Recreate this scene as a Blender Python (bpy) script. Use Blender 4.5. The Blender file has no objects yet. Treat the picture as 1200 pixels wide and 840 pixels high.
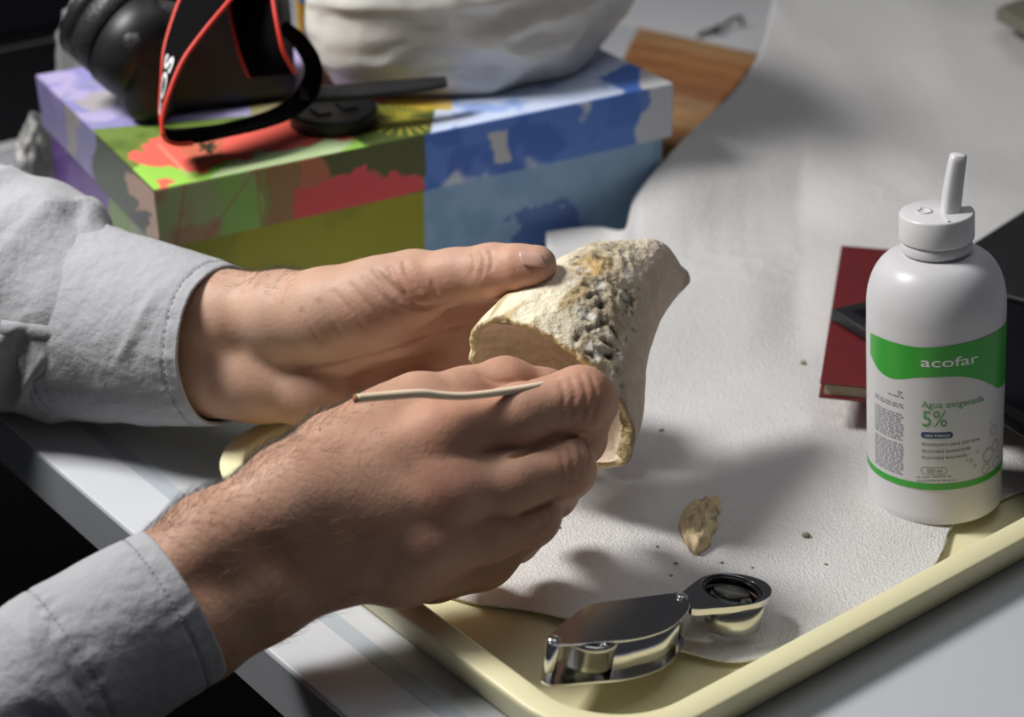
import bpy, bmesh, math, random
import numpy as np
from mathutils import Vector, Matrix, noise as mnoise
import openvdb as vdb

random.seed(7)
rng = np.random.default_rng(7)
scene = bpy.context.scene
col = scene.collection

# ------------------------------------------------------------------ camera
F, PITCH, H = 2000.0, math.radians(25.5), 400.0        # focal length in px of the 1200x840 frame, tilt, height in mm
CP, SP = math.cos(PITCH), math.sin(PITCH)
cam = bpy.data.cameras.new('camera')
cam.sensor_width = 36.0
cam.lens = 36.0 * F / 1200.0
cam.clip_start = 0.02
cam.clip_end = 50
cam.dof.use_dof = True
cam.dof.focus_distance = 0.715
cam.dof.aperture_fstop = 8.0
cam_o = bpy.data.objects.new('camera', cam)
cam_o.location = (0, 0, H / 1000)
cam_o.rotation_euler = (math.pi / 2 - PITCH, 0, 0)
col.objects.link(cam_o)
scene.camera = cam_o

# ------------------------------------------------------------------ world, lights, exposure
world = bpy.data.worlds.new('world')
scene.world = world
world.use_nodes = True
world.node_tree.nodes['Background'].inputs[0].default_value = (0.72, 0.76, 0.86, 1)
world.node_tree.nodes['Background'].inputs[1].default_value = 0.06

def area(name, loc, target, size, size_y, power, colr):
    l = bpy.data.lights.new(name, 'AREA')
    l.shape = 'RECTANGLE'
    l.size, l.size_y, l.energy, l.color = size, size_y, power, colr
    o = bpy.data.objects.new(name, l)
    o.location = loc
    o.rotation_euler = (Vector(target) - Vector(loc)).to_track_quat('-Z', 'Y').to_euler()
    col.objects.link(o)
    return o
# a lamp hanging over the far left of the table, and the room's softer ceiling light
area('key_lamp', (-0.60, 0.76, 0.82), (0.0, 0.68, 0.03), 0.24, 0.24, 15.0, (1.0, 0.985, 0.96))
area('ceiling_lamp', (0.45, 1.0, 1.85), (0.40, 0.8, 0.0), 1.0, 1.0, 6.0, (0.95, 0.965, 1.0))

scene.view_settings.view_transform = 'Standard'
scene.view_settings.look = 'None'
scene.view_settings.gamma = 1.0
scene.view_settings.use_curve_mapping = False
scene.view_settings.exposure = -0.22

# ------------------------------------------------------------------ pixel helpers (mm)
def P(px, py, t):
    u, v = (px - 600) / F, (py - 420) / F
    return np.array([u * t, (CP - v * SP) * t, H - (SP + v * CP) * t])
def G(px, py, z=0.0):
    v = (py - 420) / F
    return P(px, py, (H - z) / (SP + v * CP))
def proj(p):
    p = np.asarray(p, float)
    t = p[..., 1] * CP + (H - p[..., 2]) * SP
    d = -p[..., 1] * SP + (H - p[..., 2]) * CP
    return 600 + F * p[..., 0] / t, 420 + F * d / t, t
def ray_plane(px, py, p0, n):
    d = P(px, py, 1.0) - np.array([0, 0, H])
    o = np.array([0, 0, H])
    t = np.dot(np.asarray(p0) - o, n) / np.dot(d, n)
    return o + d * t
def nrm(v):
    v = np.asarray(v, float)
    return v / np.linalg.norm(v)
def s2l(*c):
    c = np.array(c, float) / 255
    return np.where(c <= 0.04045, c / 12.92, ((c + 0.055) / 1.055) ** 2.4)
def smooth(e0, e1, x):
    t = np.clip((np.asarray(x, float) - e0) / (e1 - e0), 0, 1)
    return t * t * (3 - 2 * t)

# ------------------------------------------------------------------ value noise (numpy)
_tab = np.random.default_rng(11).random((64, 64, 64)).astype(np.float32)
def vnoise(p, scale=1.0, seed=0.0):
    q = np.asarray(p, float) * scale + seed * 17.31 + 1000
    i = np.floor(q).astype(int)
    f = q - i
    f = f * f * (3 - 2 * f)
    r = 0
    for dx in (0, 1):
        for dy in (0, 1):
            for dz in (0, 1):
                w = (f[..., 0] if dx else 1 - f[..., 0]) * (f[..., 1] if dy else 1 - f[..., 1]) * (f[..., 2] if dz else 1 - f[..., 2])
                r = r + w * _tab[(i[..., 0] + dx) % 64, (i[..., 1] + dy) % 64, (i[..., 2] + dz) % 64]
    return r * 2 - 1
def fbm(p, scale, oct=3, seed=0.0):
    r, a = 0, 1.0
    for k in range(oct):
        r = r + a * vnoise(p, scale * 2 ** k, seed + k * 3.7)
        a *= 0.5
    return r
def ridge(p, scale, oct=2, seed=0.0):
    r, a = 0, 1.0
    for k in range(oct):
        r = r + a * (1 - 2 * np.abs(vnoise(p, scale * 2 ** k, seed + 5.3 * k)))
        a *= 0.5
    return r
def inpoly(x, y, poly):
    poly = np.asarray(poly, float)
    r = np.zeros(np.shape(x), bool)
    j = len(poly) - 1
    for i in range(len(poly)):
        xi, yi = poly[i]
        xj, yj = poly[j]
        c = ((yi > y) != (yj > y)) & (x < (xj - xi) * (y - yi) / (yj - yi + 1e-9) + xi)
        r ^= c
        j = i
    return r

# ------------------------------------------------------------------ object helpers
WO = {}
def tag(o, label=None, cat=None, group=None, kind=None):
    if label: o['label'] = label
    if cat: o['category'] = cat
    if group: o['group'] = group
    if kind: o['kind'] = kind
    return o
def empty(name, loc, label, cat, group=None):
    o = bpy.data.objects.new(name, None)
    o.empty_display_size = 0.02
    loc = np.asarray(loc, float)
    o.location = loc / 1000
    WO[o] = loc
    col.objects.link(o)
    return tag(o, label, cat, group)
def obj(name, verts, faces, mat, parent=None, smoothed=True, cols=None, edges=None, uv=None):
    v = np.asarray(verts, float).reshape(-1, 3)
    org = np.array([(v[:, 0].min() + v[:, 0].max()) / 2, (v[:, 1].min() + v[:, 1].max()) / 2, v[:, 2].min()])
    me = bpy.data.meshes.new(name)
    vl = (v - org) / 1000
    if isinstance(faces, np.ndarray) and faces.ndim == 2:
        n, k = faces.shape
        me.vertices.add(len(vl))
        me.vertices.foreach_set('co', vl.astype(np.float32).ravel())
        me.loops.add(n * k)
        me.loops.foreach_set('vertex_index', faces.astype(np.int32).ravel())
        me.polygons.add(n)
        me.polygons.foreach_set('loop_start', np.arange(0, n * k, k, dtype=np.int32))
        me.update(calc_edges=True)
    else:
        me.from_pydata(vl.tolist(), [], [list(map(int, f)) for f in faces])
    me.validate()
    if cols is not None:
        a = me.color_attributes.new('Col', 'FLOAT_COLOR', 'POINT')
        c = np.ones((len(v), 4), np.float32)
        c[:, :3] = cols
        a.data.foreach_set('color', c.ravel())
    me.polygons.foreach_set('use_smooth', [smoothed] * len(me.polygons))
    me.materials.append(mat)
    o = bpy.data.objects.new(name, me)
    WO[o] = org
    if parent is not None:
        o.parent = parent
        o.location = (org - WO[parent]) / 1000
    else:
        o.location = org / 1000
    col.objects.link(o)
    return o
def bevel(o, w_mm, seg=2, angle=40):
    m = o.modifiers.new('bevel', 'BEVEL')
    m.width = w_mm / 1000
    m.segments = seg
    m.limit_method = 'ANGLE'
    m.angle_limit = math.radians(angle)
    for p in o.data.polygons: p.use_smooth = True
    w = o.modifiers.new('wn', 'WEIGHTED_NORMAL')
    w.keep_sharp = True
    return o
class MB:
    def __init__(s): s.v, s.f, s.c = [], [], []
    def add(s, v, f, c=None):
        b = len(s.v)
        v = [tuple(map(float, q)) for q in v]
        s.v += v
        s.f += [[i + b for i in q] for q in f]
        if c is not None: s.c += [tuple(c)] * len(v) if np.ndim(c) == 1 else [tuple(q) for q in c]
        return s
    def box(s, o, ax, ay, az):
        o, ax, ay, az = map(np.asarray, (o, ax, ay, az))
        v = [o, o + ax, o + ax + ay, o + ay, o + az, o + ax + az, o + ax + ay + az, o + ay + az]
        return s.add(v, [(3, 2, 1, 0), (4, 5, 6, 7), (0, 1, 5, 4), (1, 2, 6, 5), (2, 3, 7, 6), (3, 0, 4, 7)])
    def tube(s, pts, r, n=10, cap=True, flat=None):
        pts = [np.asarray(p, float) for p in pts]
        m = len(pts)
        rs = [r] * m if np.isscalar(r) else list(r)
        T = [nrm(pts[min(i + 1, m - 1)] - pts[max(i - 1, 0)]) for i in range(m)]
        a = np.cross(T[0], [0, 0, 1.0])
        if np.linalg.norm(a) < 1e-3: a = np.cross(T[0], [0, 1.0, 0])
        a = nrm(a)
        v = []
        for i in range(m):
            a = nrm(a - T[i] * np.dot(a, T[i]))
            b = np.cross(T[i], a)
            for k in range(n):
                th = 2 * math.pi * k / n
                v.append(pts[i] + rs[i] * (math.cos(th) * a + math.sin(th) * b))
        f = []
        for i in range(m - 1):
            for k in range(n):
                k2 = (k + 1) % n
                f.append((i * n + k, i * n + k2, (i + 1) * n + k2, (i + 1) * n + k))
        if cap:
            f.append(tuple(range(n - 1, -1, -1)))
            f.append(tuple(range((m - 1) * n, m * n)))
        return s.add(v, f)
    def lathe(s, prof, o, ax, ay, az, n=48, closed=False):
        o, ax, ay, az = map(lambda q: np.asarray(q, float), (o, ax, ay, az))
        v, f = [], []
        m = len(prof)
        for (r, z) in prof:
            for k in range(n):
                th = 2 * math.pi * k / n
                v.append(o + az * z + r * (math.cos(th) * ax + math.sin(th) * ay))
        for i in range(m - 1 if not closed else m):
            j = (i + 1) % m
            for k in range(n):
                k2 = (k + 1) % n
                f.append((i * n + k, i * n + k2, j * n + k2, j * n + k))
        if not closed:
            f.append(tuple(range(n - 1, -1, -1)))
            f.append(tuple(range((m - 1) * n, m * n)))
        return s.add(v, f)
    def prism(s, poly, up):
        poly = [np.asarray(p, float) for p in poly]
        n = len(poly)
        v = poly + [p + up for p in poly]
        f = [tuple(range(n - 1, -1, -1)), tuple(range(n, 2 * n))]
        f += [(i, (i + 1) % n, n + (i + 1) % n, n + i) for i in range(n)]
        return s.add(v, f)
    def build(s, name, mat, parent=None, smoothed=True):
        return obj(name, s.v, s.f, mat, parent, smoothed, cols=np.array(s.c) if s.c else None)
def fix(o):
    bm = bmesh.new(); bm.from_mesh(o.data)
    bmesh.ops.recalc_face_normals(bm, faces=bm.faces)
    bm.to_mesh(o.data); bm.free()
    return o
def gridfaces(n, m, wrap=False):
    i, j = np.meshgrid(np.arange(n - 1), np.arange(m if wrap else m - 1), indexing='ij')
    j2 = (j + 1) % m
    return np.stack([i * m + j, i * m + j2, (i + 1) * m + j2, (i + 1) * m + j], -1).reshape(-1, 4)
def spline(pts, n):
    pts = np.asarray(pts, float)
    m = len(pts)
    out = []
    ts = np.linspace(0, m - 1 - 1e-9, n)
    for t in ts:
        i = int(t); f = t - i
        p0, p1, p2, p3 = pts[max(i - 1, 0)], pts[i], pts[min(i + 1, m - 1)], pts[min(i + 2, m - 1)]
        out.append(0.5 * (2 * p1 + (p2 - p0) * f + (2 * p0 - 5 * p1 + 4 * p2 - p3) * f * f + (3 * p1 - p0 - 3 * p2 + p3) * f ** 3))
    return np.array(out)

# ------------------------------------------------------------------ materials
def mat(name, base, rough=0.5, metal=0.0, spec=0.5, var=None, bump=None, bump2=None, attr=False, sss=0.0, sssr=(1, .4, .25), trans=0.0, coat=0.0, rvar=0.0, sheen=0.0, alpha=1.0, ior=1.45, stretch=None, aniso=None):
    m = bpy.data.materials.new(name)
    m.use_nodes = True
    nt = m.node_tree
    N, L = nt.nodes, nt.links
    b = N['Principled BSDF']
    b.inputs['Base Color'].default_value = (*base, 1)
    b.inputs['Roughness'].default_value = rough
    b.inputs['Metallic'].default_value = metal
    b.inputs['Specular IOR Level'].default_value = spec
    b.inputs['IOR'].default_value = ior
    b.inputs['Transmission Weight'].default_value = trans
    b.inputs['Coat Weight'].default_value = coat
    b.inputs['Sheen Weight'].default_value = sheen
    b.inputs['Alpha'].default_value = alpha
    if sss:
        b.inputs['Subsurface Weight'].default_value = sss
        b.inputs['Subsurface Radius'].default_value = sssr
        b.inputs['Subsurface Scale'].default_value = 0.004
    tc = N.new('ShaderNodeTexCoord')
    vec = tc.outputs['Object']
    if stretch:
        mp = N.new('ShaderNodeMapping')
        mp.inputs['Scale'].default_value = stretch
        L.new(vec, mp.inputs['Vector'])
        vec = mp.outputs['Vector']
    c = None
    if attr:
        a = N.new('ShaderNodeAttribute')
        a.attribute_name = 'Col'
        c = a.outputs['Color']
    if var:
        sc, amt = var[0], var[1]
        nz = N.new('ShaderNodeTexNoise')
        nz.inputs['Scale'].default_value = sc
        nz.inputs['Detail'].default_value = 6
        L.new(vec, nz.inputs['Vector'])
        mx = N.new('ShaderNodeMix')
        mx.data_type = 'RGBA'
        rp = N.new('ShaderNodeMapRange')
        rp.inputs[1].default_value, rp.inputs[2].default_value = 0.32, 0.68
        rp.inputs[3].default_value, rp.inputs[4].default_value = 0, amt
        L.new(nz.outputs['Fac'], rp.inputs[0])
        L.new(rp.outputs[0], mx.inputs[0])
        if c is not None:
            L.new(c, mx.inputs[6])
            mm = N.new('ShaderNodeMix'); mm.data_type = 'RGBA'; mm.blend_type = 'MULTIPLY'
            mm.inputs[0].default_value = 1
            L.new(c, mm.inputs[6]); mm.inputs[7].default_value = (*var[2], 1)
            L.new(mm.outputs[2], mx.inputs[7])
        else:
            mx.inputs[6].default_value = (*base, 1)
            mx.inputs[7].default_value = (*var[2], 1)
        c = mx.outputs[2]
    if c is not None: L.new(c, b.inputs['Base Color'])
    if rvar:
        nz = N.new('ShaderNodeTexNoise'); nz.inputs['Scale'].default_value = 90
        L.new(vec, nz.inputs['Vector'])
        rp = N.new('ShaderNodeMapRange')
        rp.inputs[3].default_value, rp.inputs[4].default_value = max(0, rough - rvar), min(1, rough + rvar)
        L.new(nz.outputs['Fac'], rp.inputs[0]); L.new(rp.outputs[0], b.inputs['Roughness'])
    prev = None
    for bp in (bump, bump2):
        if not bp: continue
        kind, sc, dist = bp[:3]
        if kind == 'noise':
            t = N.new('ShaderNodeTexNoise'); t.inputs['Detail'].default_value = 5; out = t.outputs['Fac']
        elif kind == 'voronoi':
            t = N.new('ShaderNodeTexVoronoi'); out = t.outputs['Distance']
        else:
            t = N.new('ShaderNodeTexWave'); out = t.outputs['Fac']
            if len(bp) > 3: t.bands_direction = bp[3]
        t.inputs['Scale'].default_value = sc
        L.new(vec, t.inputs['Vector'])
        bn = N.new('ShaderNodeBump')
        bn.inputs['Distance'].default_value = dist / 1000
        bn.inputs['Strength'].default_value = 1.0
        L.new(out, bn.inputs['Height'])
        if prev: L.new(prev, bn.inputs['Normal'])
        prev = bn.outputs['Normal']
    if prev: L.new(prev, b.inputs['Normal'])
    return m

M = {}
M['table'] = mat('white_laminate', (0.55, 0.565, 0.595), 0.38, var=(9, 0.5, (0.51, 0.525, 0.555)))
M['band'] = mat('table_edge_band', (0.27, 0.28, 0.30), 0.5, var=(20, 0.4, (0.23, 0.24, 0.26)))
M['inlay'] = mat('pale_inlay', (0.40, 0.44, 0.48), 0.4)
M['lapblack'] = mat('matte_black', (0.004, 0.004, 0.005), 0.6, spec=0.12)
M['metal_leg'] = mat('dark_steel', (0.05, 0.05, 0.055), 0.45, 0.6)
M['floor'] = mat('dark_floor', (0.030, 0.028, 0.028), 0.6, var=(6, 0.6, (0.018, 0.017, 0.017)))
M['wall'] = mat('wall_paint', (0.35, 0.35, 0.36), 0.8, var=(3, 0.4, (0.31, 0.31, 0.32)))
M['tray'] = mat('cream_plastic', (0.80, 0.745, 0.47), 0.42, var=(30, 0.35, (0.76, 0.70, 0.43)), sss=0.15, sssr=(1, .8, .4), bump=('noise', 700, 0.03))
M['foam'] = mat('white_foam', (0.72, 0.70, 0.685), 0.27, spec=0.55, var=(40, 0.5, (0.67, 0.66, 0.65)), bump=('voronoi', 900, 0.45), bump2=('noise', 200, 0.3), sss=0.2, sssr=(1, 1, 1))
M['bottle'] = mat('white_hdpe', (0.63, 0.62, 0.64), 0.36, sss=0.15, sssr=(1, 1, 1), bump=('noise', 500, 0.02))
M['cap'] = mat('white_cap', (0.68, 0.67, 0.68), 0.3, sss=0.1, sssr=(1, 1, 1))
M['label'] = mat('label_paper', (0.61, 0.60, 0.61), 0.32, var=(15, 0.3, (0.57, 0.56, 0.57)))
M['green'] = mat('label_green', (0.045, 0.36, 0.04), 0.3, var=(40, 0.3, (0.04, 0.32, 0.035)))
M['greentext'] = mat('label_green_text', (0.10, 0.33, 0.10), 0.35)
M['whitetext'] = mat('label_white_text', (0.78, 0.78, 0.78), 0.35)
M['greytext'] = mat('label_grey_text', (0.12, 0.125, 0.15), 0.4)
M['fadetext'] = mat('label_pale_text', (0.27, 0.27, 0.31), 0.4)
M['navy'] = mat('label_navy', (0.02, 0.05, 0.14), 0.35)
M['bubble'] = mat('label_bubble', (0.42, 0.42, 0.45), 0.35)
M['chrome'] = mat('chrome', (0.66, 0.65, 0.66), 0.16, 1.0, rvar=0.05)
M['steel'] = mat('brushed_steel', (0.60, 0.59, 0.57), 0.24, 1.0, rvar=0.08)
M['blackmetal'] = mat('black_lacquer', (0.02, 0.02, 0.022), 0.25)
M['glass'] = mat('lens_glass', (0.9, 0.92, 0.93), 0.02, trans=1.0, ior=1.5)
M['skin'] = mat('skin', (0.5, 0.3, 0.22), 0.54, spec=0.32, attr=True, var=(60, 0.55, (0.86, 0.72, 0.68)), bump=('voronoi', 620, 0.07), bump2=('noise', 300, 0.16), sss=0.12, sssr=(1.0, 0.35, 0.2))
M['nail'] = mat('fingernail', (0.60, 0.37, 0.30), 0.28, coat=0.2)
M['hair'] = mat('arm_hair', (0.035, 0.022, 0.016), 0.5)
M['hair2'] = mat('pale_arm_hair', (0.30, 0.20, 0.13), 0.4)
M['cloth'] = mat('grey_cotton', (0.38, 0.38, 0.40), 0.9, spec=0.15, var=(25, 0.5, (0.34, 0.34, 0.36)), bump=('noise', 1500, 0.18), bump2=('noise', 170, 1.2), sheen=0.15)
M['thread'] = mat('grey_thread', (0.30, 0.30, 0.32), 0.9)
M['bone'] = mat('fossil_bone', (0.6, 0.5, 0.35), 0.72, attr=True, var=(160, 0.6, (0.74, 0.72, 0.70)), bump=('noise', 420, 1.0), bump2=('voronoi', 260, 0.6), spec=0.25)
M['stick'] = mat('pale_wood', (0.86, 0.71, 0.52), 0.6, var=(120, 0.6, (0.78, 0.6, 0.42)), stretch=(0.15, 1, 1))
M['stick_end'] = mat('cut_wood', (0.30, 0.13, 0.05), 0.7)
M['print'] = mat('printed_card', (0.5, 0.5, 0.5), 0.36, attr=True, var=(35, 0.35, (0.82, 0.82, 0.82)))
M['cardin'] = mat('card_inside', (0.25, 0.20, 0.13), 0.8)
M['black'] = mat('black_plastic', (0.009, 0.009, 0.010), 0.45, bump=('noise', 600, 0.05))
M['leather'] = mat('black_grip', (0.014, 0.014, 0.015), 0.5, bump=('voronoi', 420, 0.35))
M['strap'] = mat('strap_webbing', (0.004, 0.004, 0.0045), 0.9, spec=0.05, bump=('wave', 260, 0.25))
M['red'] = mat('red_piping', (0.62, 0.035, 0.02), 0.5)
M['silver'] = mat('silver_paint', (0.62, 0.63, 0.64), 0.35, 0.5)
M['lens_front'] = mat('coated_glass', (0.01, 0.012, 0.02), 0.05, coat=1.0)
M['bag'] = mat('white_bag', (0.72, 0.71, 0.68), 0.28, spec=0.6, var=(16, 0.6, (0.62, 0.60, 0.54)), sss=0.6, sssr=(2, 1.9, 1.7), bump=('noise', 40, 1.0))
M['plastic'] = mat('grey_film', (0.26, 0.255, 0.25), 0.3, var=(30, 0.6, (0.2, 0.195, 0.19)), bump=('noise', 120, 1.0))
M['maroon'] = mat('maroon_cover', (0.13, 0.012, 0.014), 0.55, var=(60, 0.4, (0.10, 0.009, 0.011)), bump=('noise', 500, 0.08))
M['pages'] = mat('cream_pages', (0.50, 0.42, 0.28), 0.8, bump=('wave', 400, 0.2, 'Z'))
M['tablet'] = mat('black_tablet', (0.016, 0.016, 0.018), 0.42, var=(30, 0.3, (0.013, 0.013, 0.015)))
M['wood'] = [mat('plank_wood', c, 0.6, var=(26, 0.8, tuple(k * 0.55 for k in c)), stretch=(0.10, 1.6, 1)) for c in ((0.45, 0.25, 0.11), (0.40, 0.18, 0.07), (0.36, 0.15, 0.055), (0.30, 0.125, 0.05), (0.38, 0.22, 0.11))]
M['paper'] = mat('white_paper', (0.60, 0.60, 0.62), 0.8)
M['cable'] = mat('black_cable', (0.02, 0.02, 0.022), 0.5)
M['olive'] = mat('olive_card', (0.16, 0.155, 0.12), 0.7)
M['screen'] = mat('dark_screen', (0.005, 0.005, 0.008), 0.4, spec=0.2)
M['crumb'] = mat('bone_crumb', (0.28, 0.24, 0.17), 0.9, bump=('noise', 900, 0.5))
M['yellow'] = mat('yellow_card', (0.55, 0.33, 0.04), 0.5)
M['bluecard'] = mat('blue_card', (0.12, 0.25, 0.6), 0.5)

# ================================================================== SETTING
YAW = math.radians(39.0)
TU = np.array([math.cos(YAW), math.sin(YAW), 0.0])       # along the tray's right edge
TW = np.array([-math.sin(YAW), math.cos(YAW), 0.0])      # along the table's edge
TN = np.array([28.0, 500.0, 0.0])
def T(u, w, z=0.0): return TN + TU * u + TW * w + np.array([0, 0, z])

fl = MB().box((-3000, -1500, -760), (6000, 0, 0), (0, 5500, 0), (0, 0, 20)).build('floor', M['floor'], smoothed=False)
tag(fl, kind='structure')
wb = MB().box((-3000, 3000, -740), (6000, 0, 0), (0, 60, 0), (0, 0, 2800)).build('wall_back', M['wall'], smoothed=False)
tag(wb, kind='structure')

# table: its edge passes through two points of the photograph
e0 = G(0, 497); e1 = G(157, 626)
ued = float(np.mean([np.dot(e0 - TN, TU), np.dot(e1 - TN, TU)]))
tb = empty('table', T(ued + 700, 300, -740), 'white laminate table with a grey edge band under the tray', 'table')
o = MB().box(T(ued + 1.2, -700, -26), TU * 1800, TW * 1900, (0, 0, 26)).build('table_top', M['table'], tb, smoothed=False)
bevel(o, 1.2)
o = MB().box(T(ued, -700, -26), TU * 1.2, TW * 1900, (0, 0, 25.2)).build('edge_band', M['band'], tb, smoothed=False)
ust = float(np.dot(G(175, 556) - TN, TU))
o = MB().box(T(ust - 4, -700, 0.0), TU * 8, TW * 1900, (0, 0, 0.2)).build('inlay_strip', M['inlay'], tb, smoothed=False)
for (a, b) in ((60, -640), (60, 1140), (1700, -640), (1700, 1140)):
    MB().box(T(ued + a, b, -740), TU * 45, TW * 45, (0, 0, 713.5)).build('leg', M['metal_leg'], tb, smoothed=False)

# ================================================================== TRAY
U0, U1, W0, W1 = -14.0, 415.0, -24.0, 272.0
def rrect(u0, u1, w0, w1, r, n=14):
    pts = []
    for (cu, cw, a0) in ((u1 - r, w1 - r, 0), (u0 + r, w1 - r, 90), (u0 + r, w0 + r, 180), (u1 - r, w0 + r, 270)):
        for k in range(n + 1):
            a = math.radians(a0 + 90 * k / n)
            pts.append((cu + r * math.cos(a), cw + r * math.sin(a)))
    return pts
prof = [(7, 0.2), (5.6, 1.0), (1.2, 12), (0.2, 15.5), (0.0, 17.0), (0.3, 17.7), (1.1, 18.2), (6, 18.4), (9.8, 18.3), (10.9, 17.8), (11.4, 16.5), (14, 8), (15.5, 4.6), (18, 3.0), (22, 2.6)]
tv, tf = [], []
for (ins, z) in prof:
    for (u, w) in rrect(U0 + ins, U1 - ins, W0 + ins, W1 - ins, 46 - ins): tv.append(T(u, w, z))
nr = len(rrect(0, 100, 0, 100, 20))
for i in range(len(prof) - 1):
    for k in range(nr):
        k2 = (k + 1) % nr
        tf.append((i * nr + k, i * nr + k2, (i + 1) * nr + k2, (i + 1) * nr + k))
tf.append(tuple(range((len(prof) - 1) * nr, len(prof) * nr)))
tf.append(tuple(range(nr - 1, -1, -1)))
tray = fix(obj('tray', tv, tf, M['tray']))
tag(tray, 'cream yellow plastic tray with rounded corners and raised rim on the table', 'tray')

# ================================================================== FOAM SHEET (Coons patch in plan, height from control points)
A = [(500, 690), (560, 708), (620, 718), (680, 736), (740, 756), (800, 768)]
A2 = [(1108, 618), (1150, 597), (1215, 570), (1300, 560), (1420, 560)]
Ae = [G(x, y, 4.5) for x, y in A] + [T(u, w, 4.5) for u, w in ((80, 2), (110, -4), (150, -5), (185, -4), (206, 3))] + [G(x, y, 4.5) for x, y in A2]
B = [Ae[0]] + [T(30, 110, 4.5), T(26, 190, 5), T(70, 245, 12), T(150, 262, 20), T(215, 285, 27), G(640, 271, 30)]
C = [B[-1], G(672, 266, 30), G(705, 268, 28), G(732, 270, 30), G(742, 240, 38), G(755, 215, 48), G(772, 194, 55), G(795, 175, 58), G(830, 140, 62), G(888, 62, 74), G(906, 0, 84), G(930, -70, 92)]
D = [C[-1], G(1100, -90, 90), G(1320, -60, 80)]
def resamp(pts, n):
    pts = np.array(pts)
    q = spline(pts, 400)
    s = np.r_[0, np.cumsum(np.linalg.norm(np.diff(q, axis=0), axis=1))]
    tt = np.linspace(0, s[-1], n)
    return np.stack([np.interp(tt, s, q[:, k]) for k in range(3)], 1)
NU, NV = 260, 300
# bottom edge = A (left to right), top = C + D reversed ends, left = B, right = straight
bot = resamp(Ae, NU)
left = resamp(B, NV)
top = resamp(C + D[1:], NU)
right = resamp([Ae[-1], (bot[-1] + top[-1]) / 2 + np.array([60, 0, -10]), top[-1]], NV)
s = np.linspace(0, 1, NU)[:, None, None]
t = np.linspace(0, 1, NV)[None, :, None]
coons = (1 - t) * bot[:, None] + t * top[:, None] + (1 - s) * left[None] + s * right[None] - ((1 - s) * (1 - t) * bot[0] + s * (1 - t) * bot[-1] + (1 - s) * t * top[0] + s * t * top[-1])
ctrl = [*Ae[::2], *B, *C, *D]
for (u, w) in ((60, 40), (60, 120), (60, 200), (140, 20), (140, 100), (140, 180), (220, 20), (220, 100), (220, 180), (300, 20), (300, 100), (300, 190), (370, 60), (370, 140)): ctrl.append(T(u, w, 4.2))
for (u, w, z) in ((300, 262, 20.5), (380, 262, 20.5), (402, 200, 20.5), (402, 100, 20.5), (402, 40, 20.5), (220, 262, 20.5), (450, 230, 26), (470, 120, 22), (520, 260, 40), (450, 320, 44)): ctrl.append(T(u, w, z))
for (x, y, z) in ((1000, 150, 40), (1100, 120, 45), (1190, 180, 34), (930, 200, 42), (860, 250, 30), (1000, 60, 62), (1100, 40, 66), (1190, 60, 60)): ctrl.append(G(x, y, z))
ctrl = np.array(ctrl)
def tps_fit(xy, z, lam=4.0):
    n = len(xy)
    d = np.linalg.norm(xy[:, None] - xy[None], axis=-1) / 100
    K = np.where(d > 0, d * d * np.log(d + 1e-9), 0) + lam * 0.01 * np.eye(n)
    Pm = np.c_[np.ones(n), xy / 100]
    S = np.block([[K, Pm], [Pm.T, np.zeros((3, 3))]])
    return np.linalg.solve(S, np.r_[z, 0, 0, 0])
def tps_eval(xy, c, q):
    out = np.zeros(len(q))
    for i0 in range(0, len(q), 20000):
        qq = q[i0:i0 + 20000]
        d = np.linalg.norm(qq[:, None] - xy[None], axis=-1) / 100
        out[i0:i0 + 20000] = np.where(d > 0, d * d * np.log(d + 1e-9), 0) @ c[:-3] + np.c_[np.ones(len(qq)), qq / 100] @ c[-3:]
    return out
cf = tps_fit(ctrl[:, :2], ctrl[:, 2])
fp = coons.reshape(-1, 3).copy()
fz = tps_eval(ctrl[:, :2], cf, fp[:, :2])
rel = fp - TN
fu, fw = rel @ TU, rel @ TW
q2 = np.c_[fp[:, :2], np.zeros(len(fp))]
inl = np.minimum(smooth(400, 300, fu), smooth(262, 175, fw))          # 1 on the tray floor, 0 at the far rims
wr = 1.6 * fbm(q2, 1 / 60, 2, 2) + 1.2 * ridge(q2 * [1, 0.6, 1], 1 / 60, 1, 4)
big = 5.0 * fbm(q2, 1 / 130, 2, 7)
away = smooth(0, 120, np.hypot(np.maximum(fu - 395, 0), np.maximum(fw - 250, 0)))
climb = np.where((fu < 405) & (fw < 266), 4.4 + 16.5 * (1 - inl), np.maximum(fz, 20.9 - 6 * away))
mixw = smooth(-10, 60, np.maximum(fu - 405, fw - 266))
fz = np.where((fu < 405) & (fw < 266), climb, (1 - mixw) * 20.9 + mixw * np.maximum(fz, 6))
fz = fz + inl * np.clip(wr + 0.4, -0.6, 5) * 1.3 + (1 - inl) * (np.clip(wr, -0.5, 4) * 0.8 + big * away)
floor_z = np.where((fu > U0 + 20) & (fu < U1 - 20) & (fw > W0 + 20) & (fw < W1 - 20), 3.4, 0)
fz = np.maximum(fz, floor_z)
gz = fz.reshape(NU, NV)
for _ in range(26):
    e = np.pad(gz, 1, mode='edge')
    gz = (e[1:-1, 1:-1] * 2 + e[:-2, 1:-1] + e[2:, 1:-1] + e[1:-1, :-2] + e[1:-1, 2:]) / 6
fz = np.maximum(gz.ravel(), floor_z)
fz = fz + 0.35 * ridge(q2, 1 / 17, 2, 9) * smooth(-0.2, 0.5, fbm(q2, 1 / 70, 2, 21)) + 0.35
fp[:, 2] = fz
foam_top = fp.reshape(NU, NV, 3)
def foam_z(x, y):
    d = (fp[:, 0] - x) ** 2 + (fp[:, 1] - y) ** 2
    return float(fp[np.argmin(d), 2])
ff = gridfaces(NU, NV)
foam = obj('foam_sheet', fp, ff, M['foam'])
fix(foam)
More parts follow.
